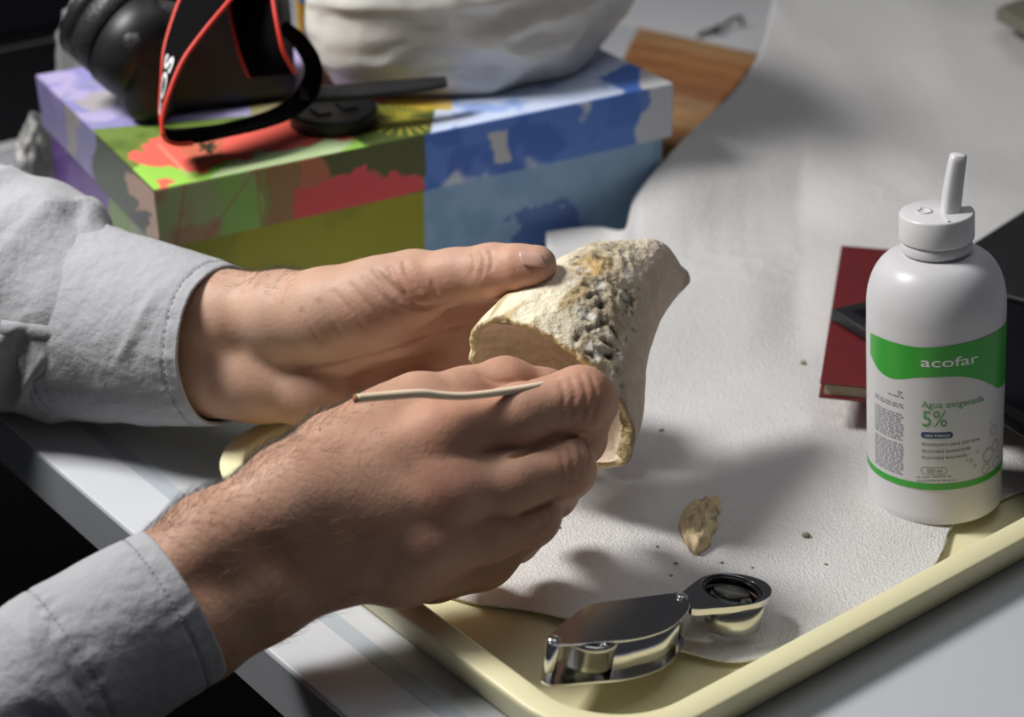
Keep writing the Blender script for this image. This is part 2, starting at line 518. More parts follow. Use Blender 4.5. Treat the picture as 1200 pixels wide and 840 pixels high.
md = foam.modifiers.new('solid', 'SOLIDIFY'); md.thickness = 0.0009; md.offset = 1.0
tag(foam, 'thin white foam sheet lining the tray and spilling over its far rim', 'foam sheet')

# ================================================================== SDF BODIES
class Grid:
    def __init__(s, lo, hi, vox):
        s.lo = np.asarray(lo, float); s.vox = vox
        s.n = np.ceil((np.asarray(hi, float) - s.lo) / vox).astype(int) + 1
        s.ax = [s.lo[k] + vox * np.arange(s.n[k]) for k in range(3)]
    def new(s): return np.full(s.n, 60.0, np.float32)
    def sub(s, lo, hi):
        i0 = np.clip(np.floor((lo - s.lo) / s.vox).astype(int), 0, s.n - 1)
        i1 = np.clip(np.ceil((hi - s.lo) / s.vox).astype(int) + 1, 1, s.n)
        return tuple(slice(a, b) for a, b in zip(i0, i1))
    def pts(s, sl): return np.meshgrid(s.ax[0][sl[0]], s.ax[1][sl[1]], s.ax[2][sl[2]], indexing='ij')
def smin(a, b, k):
    h = np.clip(0.5 + 0.5 * (b - a) / k, 0, 1)
    return b + (a - b) * h - k * h * (1 - h)
def d_cone(X, Y, Z, a, ra, b, rb):
    ab = b - a
    L2 = max(float(ab @ ab), 1e-9)
    h = np.clip(((X - a[0]) * ab[0] + (Y - a[1]) * ab[1] + (Z - a[2]) * ab[2]) / L2, 0, 1)
    dx, dy, dz = X - a[0] - h * ab[0], Y - a[1] - h * ab[1], Z - a[2] - h * ab[2]
    return np.sqrt(dx * dx + dy * dy + dz * dz) - (ra + h * (rb - ra))
def put_cone(g, arr, a, ra, b, rb, k):
    m = max(ra, rb) + 3 * k + 16
    sl = g.sub(np.minimum(a, b) - m, np.maximum(a, b) + m)
    X, Y, Z = g.pts(sl)
    d = d_cone(X, Y, Z, a, ra, b, rb)
    arr[sl] = smin(arr[sl], d, k)
def chain(g, arr, pts, k):
    # pts: (px, py, t, r_px)
    q = [(P(x, y, t), r * t / F) for (x, y, t, r) in pts]
    for (a, ra), (b, rb) in zip(q[:-1], q[1:]): put_cone(g, arr, a, ra, b, rb, k)
def sample(g, arr, pp):
    q_ = (pp - g.lo) / g.vox
    i_ = np.floor(q_).astype(int)
    ok = np.all((i_ >= 0) & (i_ < g.n - 1), axis=1)
    i_ = np.clip(i_, 0, g.n - 2)
    f_ = q_ - i_
    r_ = 0
    for dx in (0, 1):
        for dy in (0, 1):
            for dz in (0, 1):
                w_ = (f_[:, 0] if dx else 1 - f_[:, 0]) * (f_[:, 1] if dy else 1 - f_[:, 1]) * (f_[:, 2] if dz else 1 - f_[:, 2])
                r_ = r_ + w_ * arr[i_[:, 0] + dx, i_[:, 1] + dy, i_[:, 2] + dz]
    return np.where(ok, r_, 60.0)
def surf_t(g, arr, px, py, t0, t1, step=0.5):
    ts = np.arange(t0, t1, step)
    o_ = np.array([0, 0, H])
    pp = o_ + (P(px, py, 1.0) - o_)[None] * ts[:, None]
    d = sample(g, arr, pp)
    w = np.where(d <= 0)[0]
    if not len(w): return None
    k = w[0]
    if k == 0: return ts[0]
    return ts[k - 1] + step * d[k - 1] / (d[k - 1] - d[k] + 1e-9)
def groove(g, arr, poly, r, depth, k, t0, t1):
    # poly in px; a crease is carved where the polyline meets the surface
    base = arr.copy() if False else arr
    q = spline([(x, y) for x, y in poly], max(12, 8 * len(poly)))
    hit = [(x, y, surf_t(g, base, x, y, t0, t1)) for (x, y) in q]
    hit = [h_ for h_ in hit if h_[2] is not None]
    if len(hit) < 4: return
    tt_ = np.array([h_[2] for h_ in hit])
    tp = np.pad(tt_, 2, mode='edge')
    tt_ = np.convolve(tp, np.ones(5) / 5, 'valid')
    pts = [P(h_[0], h_[1], t_ - r + depth) for h_, t_ in zip(hit, tt_)]
    n = len(pts)
    for i in range(n - 1):
        if np.linalg.norm(pts[i + 1] - pts[i]) > 12: continue
        e0 = min(1, (i + 0.5) / 7, (n - i - 0.5) / 7)
        a, b = pts[i], pts[i + 1]
        m = r + 4 * k + 3
        sl = g.sub(np.minimum(a, b) - m, np.maximum(a, b) + m)
        X, Y, Z = g.pts(sl)
        d = d_cone(X, Y, Z, a, r, b, r) + (1 - e0) * depth
        arr[sl] = -smin(-arr[sl], d, k)
def mesh_from(g, arr):
    gr = vdb.FloatGrid(background=5.0)
    gr.copyFromArray(np.clip(arr, -5, 5))
    v, q = gr.convertToQuads(0.0)
    return v.astype(float) * g.vox + g.lo, q.astype(int)

person = empty('person', (-330, 600, 0), 'person in a light grey cotton shirt holding a bone and stick', 'person')

# ---- left arm: palm towards the camera, thumb on top
gl = Grid((-300, 640, -5), (120, 900, 165), 1.1)
palm = gl.new()
chain(gl, palm, [(60, 380, 838, 62), (180, 378, 818, 56), (255, 373, 806, 54), (330, 368, 797, 50)], 8)
chain(gl, palm, [(60, 415, 838, 62), (180, 430, 822, 56), (240, 432, 812, 54), (300, 442, 806, 50), (370, 456, 800, 42), (420, 460, 800, 38)], 8)
chain(gl, palm, [(255, 400, 815, 50), (340, 405, 812, 48)], 8)
# metacarpals
for (a, b) in (((330, 372, 806, 40), (520, 362, 806, 31)), ((330, 395, 812, 42), (535, 395, 812, 31)), ((330, 420, 814, 42), (525, 432, 812, 30)), ((330, 440, 812, 40), (500, 462, 806, 28))):
    chain(gl, palm, [a, b], 8)
# thenar mass and thumb
chain(gl, palm, [(335, 372, 790, 50), (385, 366, 780, 49), (440, 352, 772, 46), (485, 336, 766, 39)], 9)
chain(gl, palm, [(400, 395, 790, 40), (460, 380, 786, 34), (500, 362, 790, 28)], 9)
fing = gl.new()
for pts in ([(515, 360, 806, 31), (600, 345, 812, 27), (655, 365, 806, 25), (685, 400, 796, 22)],
            [(530, 395, 812, 31), (615, 395, 820, 27), (675, 410, 812, 25), (695, 440, 798, 22)],
            [(520, 430, 812, 30), (600, 445, 818, 26), (660, 455, 808, 24), (680, 475, 794, 21)],
            [(495, 460, 806, 27), (560, 485, 810, 23), (600, 500, 802, 21), (625, 510, 790, 18)]):
    f1 = gl.new(); chain(gl, f1, pts, 3); fing = smin(fing, f1, 1.5)
thumb = gl.new()
chain(gl, thumb, [(460, 345, 770, 41), (485, 336, 766, 39), (530, 324, 758, 31), (575, 318, 750, 29), (605, 314, 745, 27)], 5)
chain(gl, thumb, [(605, 315, 745, 27.5), (625, 312, 743, 23), (632, 309, 742, 19)], 4)
chain(gl, thumb, [(545, 322, 757, 28), (580, 316, 751, 29)], 4)
dl = smin(smin(palm, fing, 7), thumb, 6)
for (poly, r, dep) in (([(436, 313), (462, 339), (492, 361), (527, 353)], 1.6, 1.5),
                       ([(556, 378), (505, 392), (457, 409), (400, 424), (353, 430)], 1.5, 1.3),
                       ([(505, 412), (450, 426), (405, 442)], 1.2, 0.9),
                       ([(472, 305), (478, 322), (494, 343)], 1.0, 0.7), ([(456, 310), (462, 328), (478, 350)], 1.0, 0.6),
                       ([(425, 322), (445, 345), (470, 368)], 1.0, 0.5), ([(408, 330), (425, 352), (452, 378)], 1.0, 0.5),
                       ([(390, 340), (408, 362), (428, 388)], 1.0, 0.45), ([(372, 352), (385, 372), (402, 396)], 1.0, 0.45), ([(352, 362), (362, 382), (376, 404)], 1.0, 0.4),
                       ([(552, 294), (556, 305), (552, 322)], 0.8, 0.22), ([(562, 293), (567, 304), (563, 324)], 0.8, 0.28), ([(573, 292), (577, 302), (574, 318)], 0.8, 0.22),
                       ([(505, 330), (512, 345)], 0.8, 0.2)):
    groove(gl, dl, poly, r, dep * (0.55 if dep < 1 else 0.85), 1.0, 690, 860)
# tendons of the inner wrist
lv, lq = mesh_from(gl, dl)
px, py, pt = proj(lv)
skinbase = np.array([0.55, 0.36, 0.265])
def blob(px, py, x, y, r): return np.exp(-(((px - x) ** 2 + (py - y) ** 2) / (r * r)))
n1 = fbm(lv, 1 / 18, 3, 1)[:, None]
lc = skinbase * (1 + 0.10 * n1)
redl = 0.7 * blob(px, py, 540, 410, 90) + 0.5 * blob(px, py, 600, 315, 45) + 0.35 * blob(px, py, 430, 450, 70) + 0.3 * blob(px, py, 480, 330, 40)
lc = lc * (1 - redl[:, None] * np.array([0.02, 0.22, 0.26]))
arm_l = fix(obj('arm', lv, lq, M['skin'], person, cols=lc))
tag(arm_l, 'left forearm and hand, palm to the camera, thumb pressed on the bone')

def patch(g, arr, quad, nu, nv, lift, t0, t1, power=4):
    # curved plate laid on the skin; quad = 4 px corners
    v, f = [], []
    q = np.array(quad, float)
    for i in range(nu + 1):
        for j in range(nv + 1):
            a, b = 2 * i / nu - 1, 2 * j / nv - 1
            m = max(abs(a), abs(b)); l = (abs(a) ** power + abs(b) ** power) ** (1 / power)
            if l > 0: a, b = a * m / l, b * m / l
            s_, t_ = (a + 1) / 2, (b + 1) / 2
            x, y = (1 - s_) * (1 - t_) * q[0] + s_ * (1 - t_) * q[1] + s_ * t_ * q[2] + (1 - s_) * t_ * q[3]
            t = surf_t(g, arr, x, y, t0, t1, 0.25)
            v.append(P(x, y, (t if t else t1)))
    v = np.array(v).reshape(nu + 1, nv + 1, 3)
    return v
nv_ = patch(gl, dl, [(606, 294), (634, 297), (642, 313), (612, 312)], 10, 8, 0.4, 690, 790)
tt = proj(nv_)[2]
med = np.median(tt)
nv2 = np.array([[P(*[float(c) for c in proj(nv_[i, j])[:2]], min(tt[i, j], med + 4) - 0.7) for j in range(9)] for i in range(11)])
o = obj('thumbnail', nv2.reshape(-1, 3), gridfaces(11, 9), M['nail'], arm_l)
fix(o)
md = o.modifiers.new('solid', 'SOLIDIFY'); md.thickness = 0.0006; md.offset = 0

# ---- right arm: back of the hand towards the camera, pinching the stick
gr_ = Grid((-230, 480, -12), (70, 700, 130), 1.0)
palm = gr_.new()
chain(gr_, palm, [(90, 742, 618, 54), (190, 684, 632, 55), (250, 640, 640, 60), (345, 588, 650, 60)], 8)
chain(gr_, palm, [(120, 785, 618, 64), (225, 737, 634, 63), (300, 690, 646, 62), (375, 655, 656, 60)], 8)
for (a, b) in (((335, 590, 648, 54), (530, 508, 664, 40)), ((345, 612, 648, 54), (525, 575, 656, 42)), ((355, 635, 652, 54), (505, 632, 656, 42)), ((375, 650, 658, 54), (475, 664, 662, 42))):
    chain(gr_, palm, [a, b], 9)
chain(gr_, palm, [(420, 590, 672, 60), (500, 580, 680, 60)], 9)
chain(gr_, palm, [(345, 570, 655, 52), (395, 535, 664, 49), (450, 502, 672, 44), (490, 479, 678, 40)], 8)
thumb = gr_.new()
chain(gr_, thumb, [(470, 489, 675, 41), (490, 479, 678, 39), (545, 464, 684, 32), (592, 453, 690, 33), (640, 461, 697, 27), (668, 466, 702, 23)], 5)
fing = gr_.new()
for pts, kk in (([(520, 511, 663, 40), (610, 487, 668, 37), (680, 467, 676, 37), (688, 470, 684, 35), (680, 515, 702, 29), (668, 522, 722, 25)], 4),
                ([(518, 583, 656, 41), (600, 566, 662, 38), (657, 546, 671, 38), (661, 549, 680, 36), (646, 577, 704, 30), (630, 575, 722, 26)], 4),
                ([(500, 640, 656, 40), (570, 622, 662, 36), (620, 602, 670, 35), (621, 605, 680, 34), (604, 632, 702, 29)], 4),
                ([(470, 668, 662, 40), (520, 660, 668, 35), (560, 653, 678, 35), (562, 654, 690, 33), (545, 665, 706, 28)], 4)):
    f1 = gr_.new(); chain(gr_, f1, pts, kk); fing = smin(fing, f1, 2.2)
fill = gr_.new()
chain(gr_, fill, [(612, 588, 682, 46), (562, 640, 684, 46), (505, 664, 682, 46)], 6)
chain(gr_, fill, [(555, 545, 672, 38), (640, 522, 682, 36), (676, 514, 690, 30)], 6)
chain(gr_, fill, [(545, 612, 668, 38), (600, 590, 678, 36)], 6)
fing = smin(fing, fill, 4)
dr = smin(smin(palm, fing, 8), thumb, 4)
for (poly, r, dep) in (([(592, 539), (615, 531), (650, 519), (692, 503)], 1.3, 2.4),
                       ([(600, 605), (630, 594), (666, 577)], 1.2, 1.9),
                       ([(668, 440), (674, 462), (668, 490)], 0.9, 0.5), ([(680, 436), (688, 462), (682, 492)], 1.0, 0.8), ([(692, 436), (700, 464), (694, 494)], 0.9, 0.6), ([(657, 446), (662, 466), (656, 490)], 0.9, 0.4),
                       ([(676, 516), (684, 536), (678, 560)], 0.9, 0.7), ([(666, 522), (673, 544), (666, 566)], 0.9, 0.5), ([(684, 512), (691, 530), (688, 548)], 0.8, 0.6), ([(656, 528), (662, 548), (656, 570)], 0.8, 0.35),
                       ([(640, 592), (646, 606), (638, 618)], 0.8, 0.5), ([(630, 596), (636, 610), (628, 626)], 0.8, 0.4),
                       ([(560, 436), (580, 446), (612, 446), (655, 440)], 1.0, 0.6)):
    groove(gr_, dr, poly, r, dep * (0.26 if dep < 1 else 0.95), 0.7, 560, 740)
Xg, Yg, Zg = np.meshgrid(*gr_.ax, indexing='ij')
sel = Xg > -105
dr = np.where(sel, -smin(-dr, Zg - 19.6, 3.0), dr).astype(np.float32)   # the hand's edge rests on the tray rim
rv, rq = mesh_from(gr_, dr)
px, py, pt = proj(rv)
n1 = fbm(rv, 1 / 16, 3, 4)[:, None]
rc = skinbase * np.array([0.93, 0.84, 0.79]) * (1 + 0.10 * n1)  # right hand's shade put into its skin colour: darker and redder than the left
redr = 0.5 * blob(px, py, 690, 460, 40) + 0.45 * blob(px, py, 520, 520, 50) + 0.4 * blob(px, py, 520, 590, 45) + 0.35 * blob(px, py, 680, 540, 35) + 0.3 * blob(px, py, 590, 440, 35)
rc = rc * (1 - redr[:, None] * np.array([0.02, 0.22, 0.24]))
arm_r = fix(obj('arm', rv, rq, M['skin'], person, cols=rc))
tag(arm_r, 'right forearm and hand, back to the camera, pinching the thin stick')

# ---- hair on the arms
def hairs(name, g, arr, mesh_v, mesh_q, pick, flow, n, lmin, lmax, rad, material, parent, seed, lift=0.5):
    r_ = np.random.default_rng(seed)
    c = mesh_v[mesh_q].mean(1)
    nn = np.cross(mesh_v[mesh_q[:, 1]] - mesh_v[mesh_q[:, 0]], mesh_v[mesh_q[:, 2]] - mesh_v[mesh_q[:, 0]])
    nn /= np.linalg.norm(nn, axis=1)[:, None] + 1e-9
    e = 2
    ii = np.clip(np.round((c + nn * e - g.lo) / g.vox).astype(int), 0, g.n - 1)
    sgn = np.where(arr[ii[:, 0], ii[:, 1], ii[:, 2]] > 0, 1, -1)
    nn *= sgn[:, None]
    x, y, t = proj(c)
    w = pick(x, y, c, nn)
    w = np.clip(w, 0, None)
    idx = r_.choice(len(c), n, p=w / w.sum())
    V, Fc = [], []
    for i in idx:
        p, m = c[i] + r_.normal(0, .3, 3), nn[i]
        d = np.asarray(flow, float) + r_.normal(0, 0.45, 3)
        d = nrm(d - m * (d @ m))
        side = np.cross(m, d)
        L = r_.uniform(lmin, lmax)
        bend = r_.normal(0, 0.5)
        b = len(V)
        for k in range(5):
            s_ = k / 4
            q = p + d * L * s_ + m * (L * lift * s_ * (1 - 0.55 * s_)) + side * bend * L * s_ * s_ * 0.6
            rr = rad * (1 - 0.85 * s_)
            V += [q + m * rr, q - m * rr * .5 + side * rr, q - m * rr * .5 - side * rr]
        for k in range(4):
            for j in range(3):
                j2 = (j + 1) % 3
                Fc.append((b + k * 3 + j, b + k * 3 + j2, b + k * 3 + 3 + j2, b + k * 3 + 3 + j))
    return tag(obj(name, np.array(V), np.array(Fc), material, parent), kind='stuff')
topdir = P(210, 590, 640) - P(260, 680, 640)
topdir = nrm(topdir)
flow_r = nrm(P(420, 520, 660) - P(250, 620, 640))
flow_r2 = nrm(flow_r + 0.4 * np.array([0, 0, -1.0]))
hairs('arm_hair', gr_, dr, rv, rq, lambda x, y, c, n: ((x > 165) & (x < 480) & (y < 640)) * (0.06 + np.clip(n @ topdir, 0, 1) ** 3) * smooth(470, 330, x), flow_r, 1500, 5, 10, 0.055, M['hair'], arm_r, 3)
hairs('arm_hair', gr_, dr, rv, rq, lambda x, y, c, n: ((x > 190) & (x < 470) & (y < 760)) * smooth(500, 330, x) * (n[:, 1] < 0.2), flow_r2, 500, 4, 10, 0.055, M['hair2'], arm_r, 5)
hairs('arm_hair', gl, dl, lv, lq, lambda x, y, c, n: ((x > 215) & (x < 345) & (y < 372)) * np.clip(n[:, 2] + .1, 0, 1) * smooth(360, 300, y), nrm(P(330, 330, 800) - P(250, 360, 806)), 260, 6, 12, 0.055, M['hair'], arm_l, 9)

# ---- sleeves and cuffs
def tube_mesh(ctr, rad, nr_, ns, disp, depth_ratio=0.92, thick=1.6, inner=26):
    ctr, rad = np.array(ctr), np.array(rad)
    c = spline(ctr, nr_); r = spline(np.c_[rad, rad], nr_)[:, 0]
    T_ = np.gradient(c, axis=0); T_ /= np.linalg.norm(T_, axis=1)[:, None]
    view = np.array([0, CP, -SP])
    upv = np.cross(T_, view); upv /= np.linalg.norm(upv, axis=1)[:, None]
    upv = np.where((upv @ np.array([0, SP, CP]))[:, None] < 0, -upv, upv)
    dep = np.cross(upv, T_); dep = np.where((dep @ view)[:, None] < 0, -dep, dep)
    th = np.linspace(0, 2 * math.pi, ns, endpoint=False)
    L = np.r_[0, np.cumsum(np.linalg.norm(np.diff(c, axis=0), axis=1))]
    nd = np.cos(th)[None, :, None] * upv[:, None] + depth_ratio * np.sin(th)[None, :, None] * dep[:, None]
    pts = c[:, None] + r[:, None, None] * nd
    d = disp(pts, L[:, None] + 0 * th[None], L[-1], th[None] + 0 * L[:, None], proj(pts))
    pts = pts + d[..., None] * nd
    # rolled edge and inner wall at the end
    rows = [pts]
    end = pts[-1]; e_n = nd[-1]; e_t = T_[-1]
    rows.append((end + e_t * thick * 0.5 - e_n * thick * 0.3)[None])
    rows.append((end + e_t * thick * 0.3 - e_n * thick)[None])
    for k in range(1, 8):
        i = len(c) - 1 - int(k * inner / 8 / (L[-1] / len(c)))
        i = max(i, 0)
        rows.append((pts[i] - nd[i] * thick * 1.3)[None])
    V = np.concatenate(rows, 0)
    return V.reshape(-1, 3), gridfaces(V.shape[0], ns, True)

def ctr_of(l): return [P(x, y, t) for (x, y, t, r) in l], [r * t / F for (x, y, t, r) in l]
# left
SL = [(-560, 150, 960, 150), (-300, 240, 920, 150), (-140, 298, 890, 144), (0, 343, 862, 134), (60, 364, 850, 124), (105, 378, 842, 112), (150, 386, 834, 106)]
def disp_l(p, s_, S, th, pr):
    x, y, t = pr
    q = p.reshape(-1, 3)
    dirv = nrm(P(110, 300, 840) - P(40, 390, 840))
    across = nrm(np.cross(dirv, [0, CP, -SP]))
    qq = np.stack([q @ dirv * 0.35, q @ across, q @ np.array([0, CP, -SP]) * 0.6], -1)
    d = 4.6 * ridge(qq, 1 / 40, 2, 3).reshape(s_.shape) + 1.6 * fbm(q, 1 / 40, 3, 8).reshape(s_.shape)
    d = d * smooth(0, 22, S - s_) + 5.0 * blob(x, y, 65, 235, 42) + 3.0 * blob(x, y, 112, 258, 22) - 3 * blob(x, y, 88, 262, 14)
    return d - 1.0
v, f = tube_mesh(*ctr_of(SL), 190, 170, disp_l, 0.95)
v[:, 2] = np.maximum(v[:, 2], 1.2 + 0.15 * (v[:, 2] + 20).clip(-5, 20) * 0.3)
sl_l = fix(obj('sleeve', v, f, M['cloth'], person))
tag(sl_l, 'light grey cotton sleeve of the left arm')
CL = [(88, 374, 846, 113), (120, 381, 839, 109), (150, 386, 832, 106), (200, 396, 820, 100), (240, 402, 811, 93), (262, 404, 806, 89)]
def pucker(p, s_, S, th, k, rows, amp, seed):
    d = 0
    for r0 in rows:
        n_ = vnoise(np.stack([th * k, s_ * 0 + r0, s_ * 0], -1).reshape(-1, 3), 1.0, seed).reshape(s_.shape)
        d = d + np.exp(-((S - s_ - r0) / 5.5) ** 2) * n_ * amp - 0.55 * np.exp(-((S - s_ - r0) / 0.9) ** 2)
    return d
def disp_cl(p, s_, S, th, pr):
    d = 2.2 + 1.0 * fbm(p.reshape(-1, 3), 1 / 24, 3, 5).reshape(s_.shape)
    d = d + pucker(p, s_, S, th, 9, (6.5,), 0.75, 1) + pucker(p, s_, S, th, 8, (S - 9,), 1.1, 2)
    x, y, t = pr
    d = d + 1.2 * np.exp(-((x - 155 + 0.55 * (y - 400)) / 7) ** 2) * smooth(330, 375, y) * smooth(440, 400, y)
    return d - 2.5 * smooth(5, 0, s_)
v, f = tube_mesh(*ctr_of(CL), 150, 220, disp_cl, 0.95)
cuff_l = fix(obj('cuff', v, f, M['cloth'], sl_l))
# stitched placket strip on the left sleeve
def surface_strip(ctrl_px, verts, width_px, lift, name, m, parent):
    x, y, t = proj(verts)
    vis = []
    pts = spline(ctrl_px, 40)
    V = []
    for i, (a, b) in enumerate(pts):
        tg = pts[min(i + 1, 39)] - pts[max(i - 1, 0)]
        nn = np.array([-tg[1], tg[0]]) / (np.linalg.norm(tg) + 1e-9)
        for k in (-1, -.5, 0, .5, 1):
            xx, yy = a + nn[0] * width_px * k / 2, b + nn[1] * width_px * k / 2
            w = np.argsort((x - xx) ** 2 + (y - yy) ** 2 )[:14]
            tm = np.sort(t[w])[0:5].mean()
            V.append(P(xx, yy, tm - lift * (1 if abs(k) < 1 else 0.2)))
    return fix(obj(name, np.array(V), gridfaces(40, 5), m, parent))
vv = np.concatenate([np.array([(sl_l.matrix_basis.translation * 1000 + WO[person]).to_tuple() if False else (0, 0, 0)])]) if False else None
wv = np.array([v_.co for v_ in sl_l.data.vertices]) * 1000 + WO[sl_l]
surface_strip([(0, 383), (40, 388), (86, 394)], wv, 17, 1.3, 'placket', M['cloth'], sl_l)
# right
SR = [(-420, 1080, 560, 120), (-200, 960, 578, 118), (-60, 872, 592, 112), (20, 825, 602, 106), (75, 792, 609, 101), (110, 770, 614, 98)]
def disp_r(p, s_, S, th, pr):
    q = p.reshape(-1, 3)
    dirv = nrm(P(70, 840, 600) - P(0, 740, 600))
    across = nrm(np.cross(dirv, [0, CP, -SP]))
    qq = np.stack([q @ dirv * 0.3, q @ across, q @ np.array([0, CP, -SP]) * 0.5], -1)
    d = 2.6 * ridge(qq, 1 / 22, 2, 6).reshape(s_.shape) + 1.0 * fbm(q, 1 / 30, 3, 9).reshape(s_.shape)
    return d * smooth(0, 14, S - s_) - 0.5
v, f = tube_mesh(*ctr_of(SR), 170, 150, disp_r, 0.95)
sl_r = fix(obj('sleeve', v, f, M['cloth'], person))
tag(sl_r, 'light grey cotton sleeve of the right arm')
CR = [(55, 803, 607, 102), (85, 785, 611, 101), (120, 763, 616, 99), (160, 738, 621, 97), (190, 721, 625, 95), (212, 708, 628, 93)]
def disp_cr(p, s_, S, th, pr):
    d = 1.8 + 0.7 * fbm(p.reshape(-1, 3), 1 / 22, 3, 15).reshape(s_.shape)
    return d + pucker(p, s_, S, th, 10, (7.0,), 0.5, 3) + pucker(p, s_, S, th, 9, (S - 5, S - 11), 0.8, 4) - 2.0 * smooth(3, 0, s_)
v, f = tube_mesh(*ctr_of(CR), 150, 220, disp_cr, 0.95)
cuff_r = fix(obj('cuff', v, f, M['cloth'], sl_r))
# stitches: short threads along the cuffs' seams
def stitches(cuff, nr_, ns, S_mm, offs, parent, step=3, rad=0.22):
    w = np.array([v_.co for v_ in cuff.data.vertices]) * 1000 + WO[cuff]
    w = w[:nr_ * ns].reshape(nr_, ns, 3)
    cl = w.mean(1)
    L = np.r_[0, np.cumsum(np.linalg.norm(np.diff(cl, axis=0), axis=1))]
    mb = MB()
    for off in offs:
        i = int(np.argmin(np.abs(L - (off if off < S_mm * 10 and off >= 0 else L[-1] + off))))
        for k in range(0, ns, step):
            a, b = w[i, k], w[i, (k + step - 1) % ns]
            n_ = nrm((a + b) / 2 - cl[i])
            mb.tube([a + n_ * 0.15, (a + b) / 2 + n_ * 0.35, b + n_ * 0.15], rad, 4)
    return tag(mb.build('stitching', M['thread'], parent), kind='stuff')
stitches(cuff_r, 150, 220, 1000, (-7.0, 5.0, 11.0), cuff_r)
stitches(cuff_l, 150, 220, 1000, (-6.5, 9.0), cuff_l)

# ================================================================== FOSSIL BONE
RN = [((557, 383), (733, 541), 735), ((570, 367), (738, 527), 741), ((592, 348), (744, 508), 748), ((620, 326), (746, 482), 756), ((650, 307), (748, 452), 763), ((685, 295), (752, 430), 770), ((715, 289), (759, 407), 777), ((745, 285), (768, 385), 783), ((768, 286), (780, 364), 789), ((782, 296), (793, 347), 793), ((792, 308), (802, 338), 797), ((804, 317), (808, 331), 800)]
NRG, NSG = 190, 240
Ra = spline([P(*a, t) for a, b, t in RN], NRG); Rb = spline([P(*b, t) for a, b, t in RN], NRG)
Rc = (Ra + Rb) / 2; Uh = (Rb - Ra) / 2
right_v, up_v, tow = np.array([1.0, 0, 0]), np.array([0, SP, CP]), np.array([0, -CP, SP])
Vd = nrm(0.667 * 0.69 * right_v + 0.744 * 0.69 * up_v + 0.72 * tow)
th = np.linspace(0, 2 * math.pi, NSG, endpoint=False)
rat = np.interp(np.linspace(0, 1, NRG), [0, 0.3, 0.65, 0.85, 1], [0.70, 0.72, 0.80, 0.6, 0.4])
hv = Vd[None] * (np.linalg.norm(Uh, axis=1) * rat)[:, None]
bo = Rc[:, None] + np.cos(th)[None, :, None] * Uh[:, None] + np.sin(th)[None, :, None] * hv[:, None]
nb = nrm(Rc[-1] - Rc[0])
radial = bo - Rc[:, None]; radial /= np.linalg.norm(radial, axis=2)[..., None] + 1e-6
q = bo.reshape(-1, 3)
x, y, t = proj(bo)
ss = np.linspace(0, 1, NRG)[:, None] + 0 * th[None]
# encrusted band running from the thumb down to the lower rim
bandx = np.interp(y, [290, 330, 400, 450, 500, 545], [705, 715, 703, 706, 728, 733])
bandw = np.interp(y, [290, 330, 400, 450, 500, 545], [38, 44, 40, 28, 14, 9])
front = (radial @ tow) > -0.25
band = np.exp(-((x - bandx) / bandw) ** 2) * front
rough_n = ridge(q, 1 / 6, 3, 2).reshape(x.shape)
fib = vnoise(np.stack([q @ nb * 0.12, q @ nrm(np.cross(nb, Vd)) * 0.8, q @ Vd * 0.8], -1), 0.35, 3).reshape(x.shape)
d = 0.5 * fbm(q, 1 / 14, 3, 1).reshape(x.shape) + 0.5 * fib * smooth(720, 640, x) + band * (0.85 * rough_n + 0.5)
crk = [[(672, 405), (680, 392), (700, 382), (712, 378)], [(690, 430), (704, 437), (712, 452), (718, 470), (722, 490), (735, 500), (738, 520), (728, 535), (706, 545)], [(706, 400), (718, 408), (716, 416)], [(700, 335), (712, 332), (722, 338)], [(690, 350), (700, 345), (712, 350), (724, 342)], [(686, 372), (692, 362), (704, 360)], [(716, 384), (722, 396), (718, 404)], [(702, 412), (712, 418), (722, 420)], [(682, 418), (690, 414), (696, 420)], [(722, 432), (728, 446), (726, 462)], [(728, 348), (736, 356), (734, 366)]]
cd = np.full(x.shape, 99.0)
for pl in crk:
    pl = spline(pl, 60)
    for a in pl: cd = np.minimum(cd, np.hypot(x - a[0], y - a[1]))
crack = np.exp(-(cd / 2.6) ** 2) * np.clip(0.55 + 0.9 * vnoise(q, 1 / 3.0, 6).reshape(x.shape), 0.15, 1) * front
d = d - 1.6 * crack * smooth(0, 0.05, ss)
jag = 1.0 * fbm(np.stack([np.cos(th), np.sin(th), 0 * th], -1), 6, 3, 4)
fall = np.exp(-ss / 0.05)
outer = bo + radial * d[..., None] - nb * (jag[None] * fall * 1.6)[..., None]
# colours of outer face
cream = s2l(244, 233, 206); pink = s2l(216, 198, 184); grey = s2l(162, 146, 120); dark = s2l(58, 50, 40); yel = s2l(222, 178, 100)
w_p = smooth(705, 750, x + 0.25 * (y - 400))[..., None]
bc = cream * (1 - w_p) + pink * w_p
str_ = smooth(0.0, 0.55, fib)[..., None] * smooth(740, 680, x)[..., None] * 0.8
bc = bc * (1 - str_) + s2l(184, 158, 104) * str_
bw = np.clip(band * (0.75 + 0.6 * fbm(q, 1 / 7, 2, 9).reshape(x.shape)), 0, 1)[..., None]
bc = bc * (1 - bw * .85) + grey * bw * .85
dk = (smooth(0.1, -0.5, rough_n) * smooth(0.2, 0.6, band))[..., None]
bc = bc * (1 - dk * .8) + dark * dk * .8
yl = (blob(x, y, 690, 315, 22) * front * smooth(-0.2, 0.4, fbm(q, 1 / 8, 2, 12).reshape(x.shape)))[..., None] * 0.7
bc = bc * (1 - yl) + yel * yl
bc = bc * (1 - crack[..., None] * .95) + dark * crack[..., None] * .95
wh = (smooth(0.45, 0.75, fbm(q, 1 / 5, 2, 33).reshape(x.shape)) * smooth(0.2, 0.6, band))[..., None] * 0.7
bc = bc * (1 - wh) + s2l(226, 224, 218) * wh
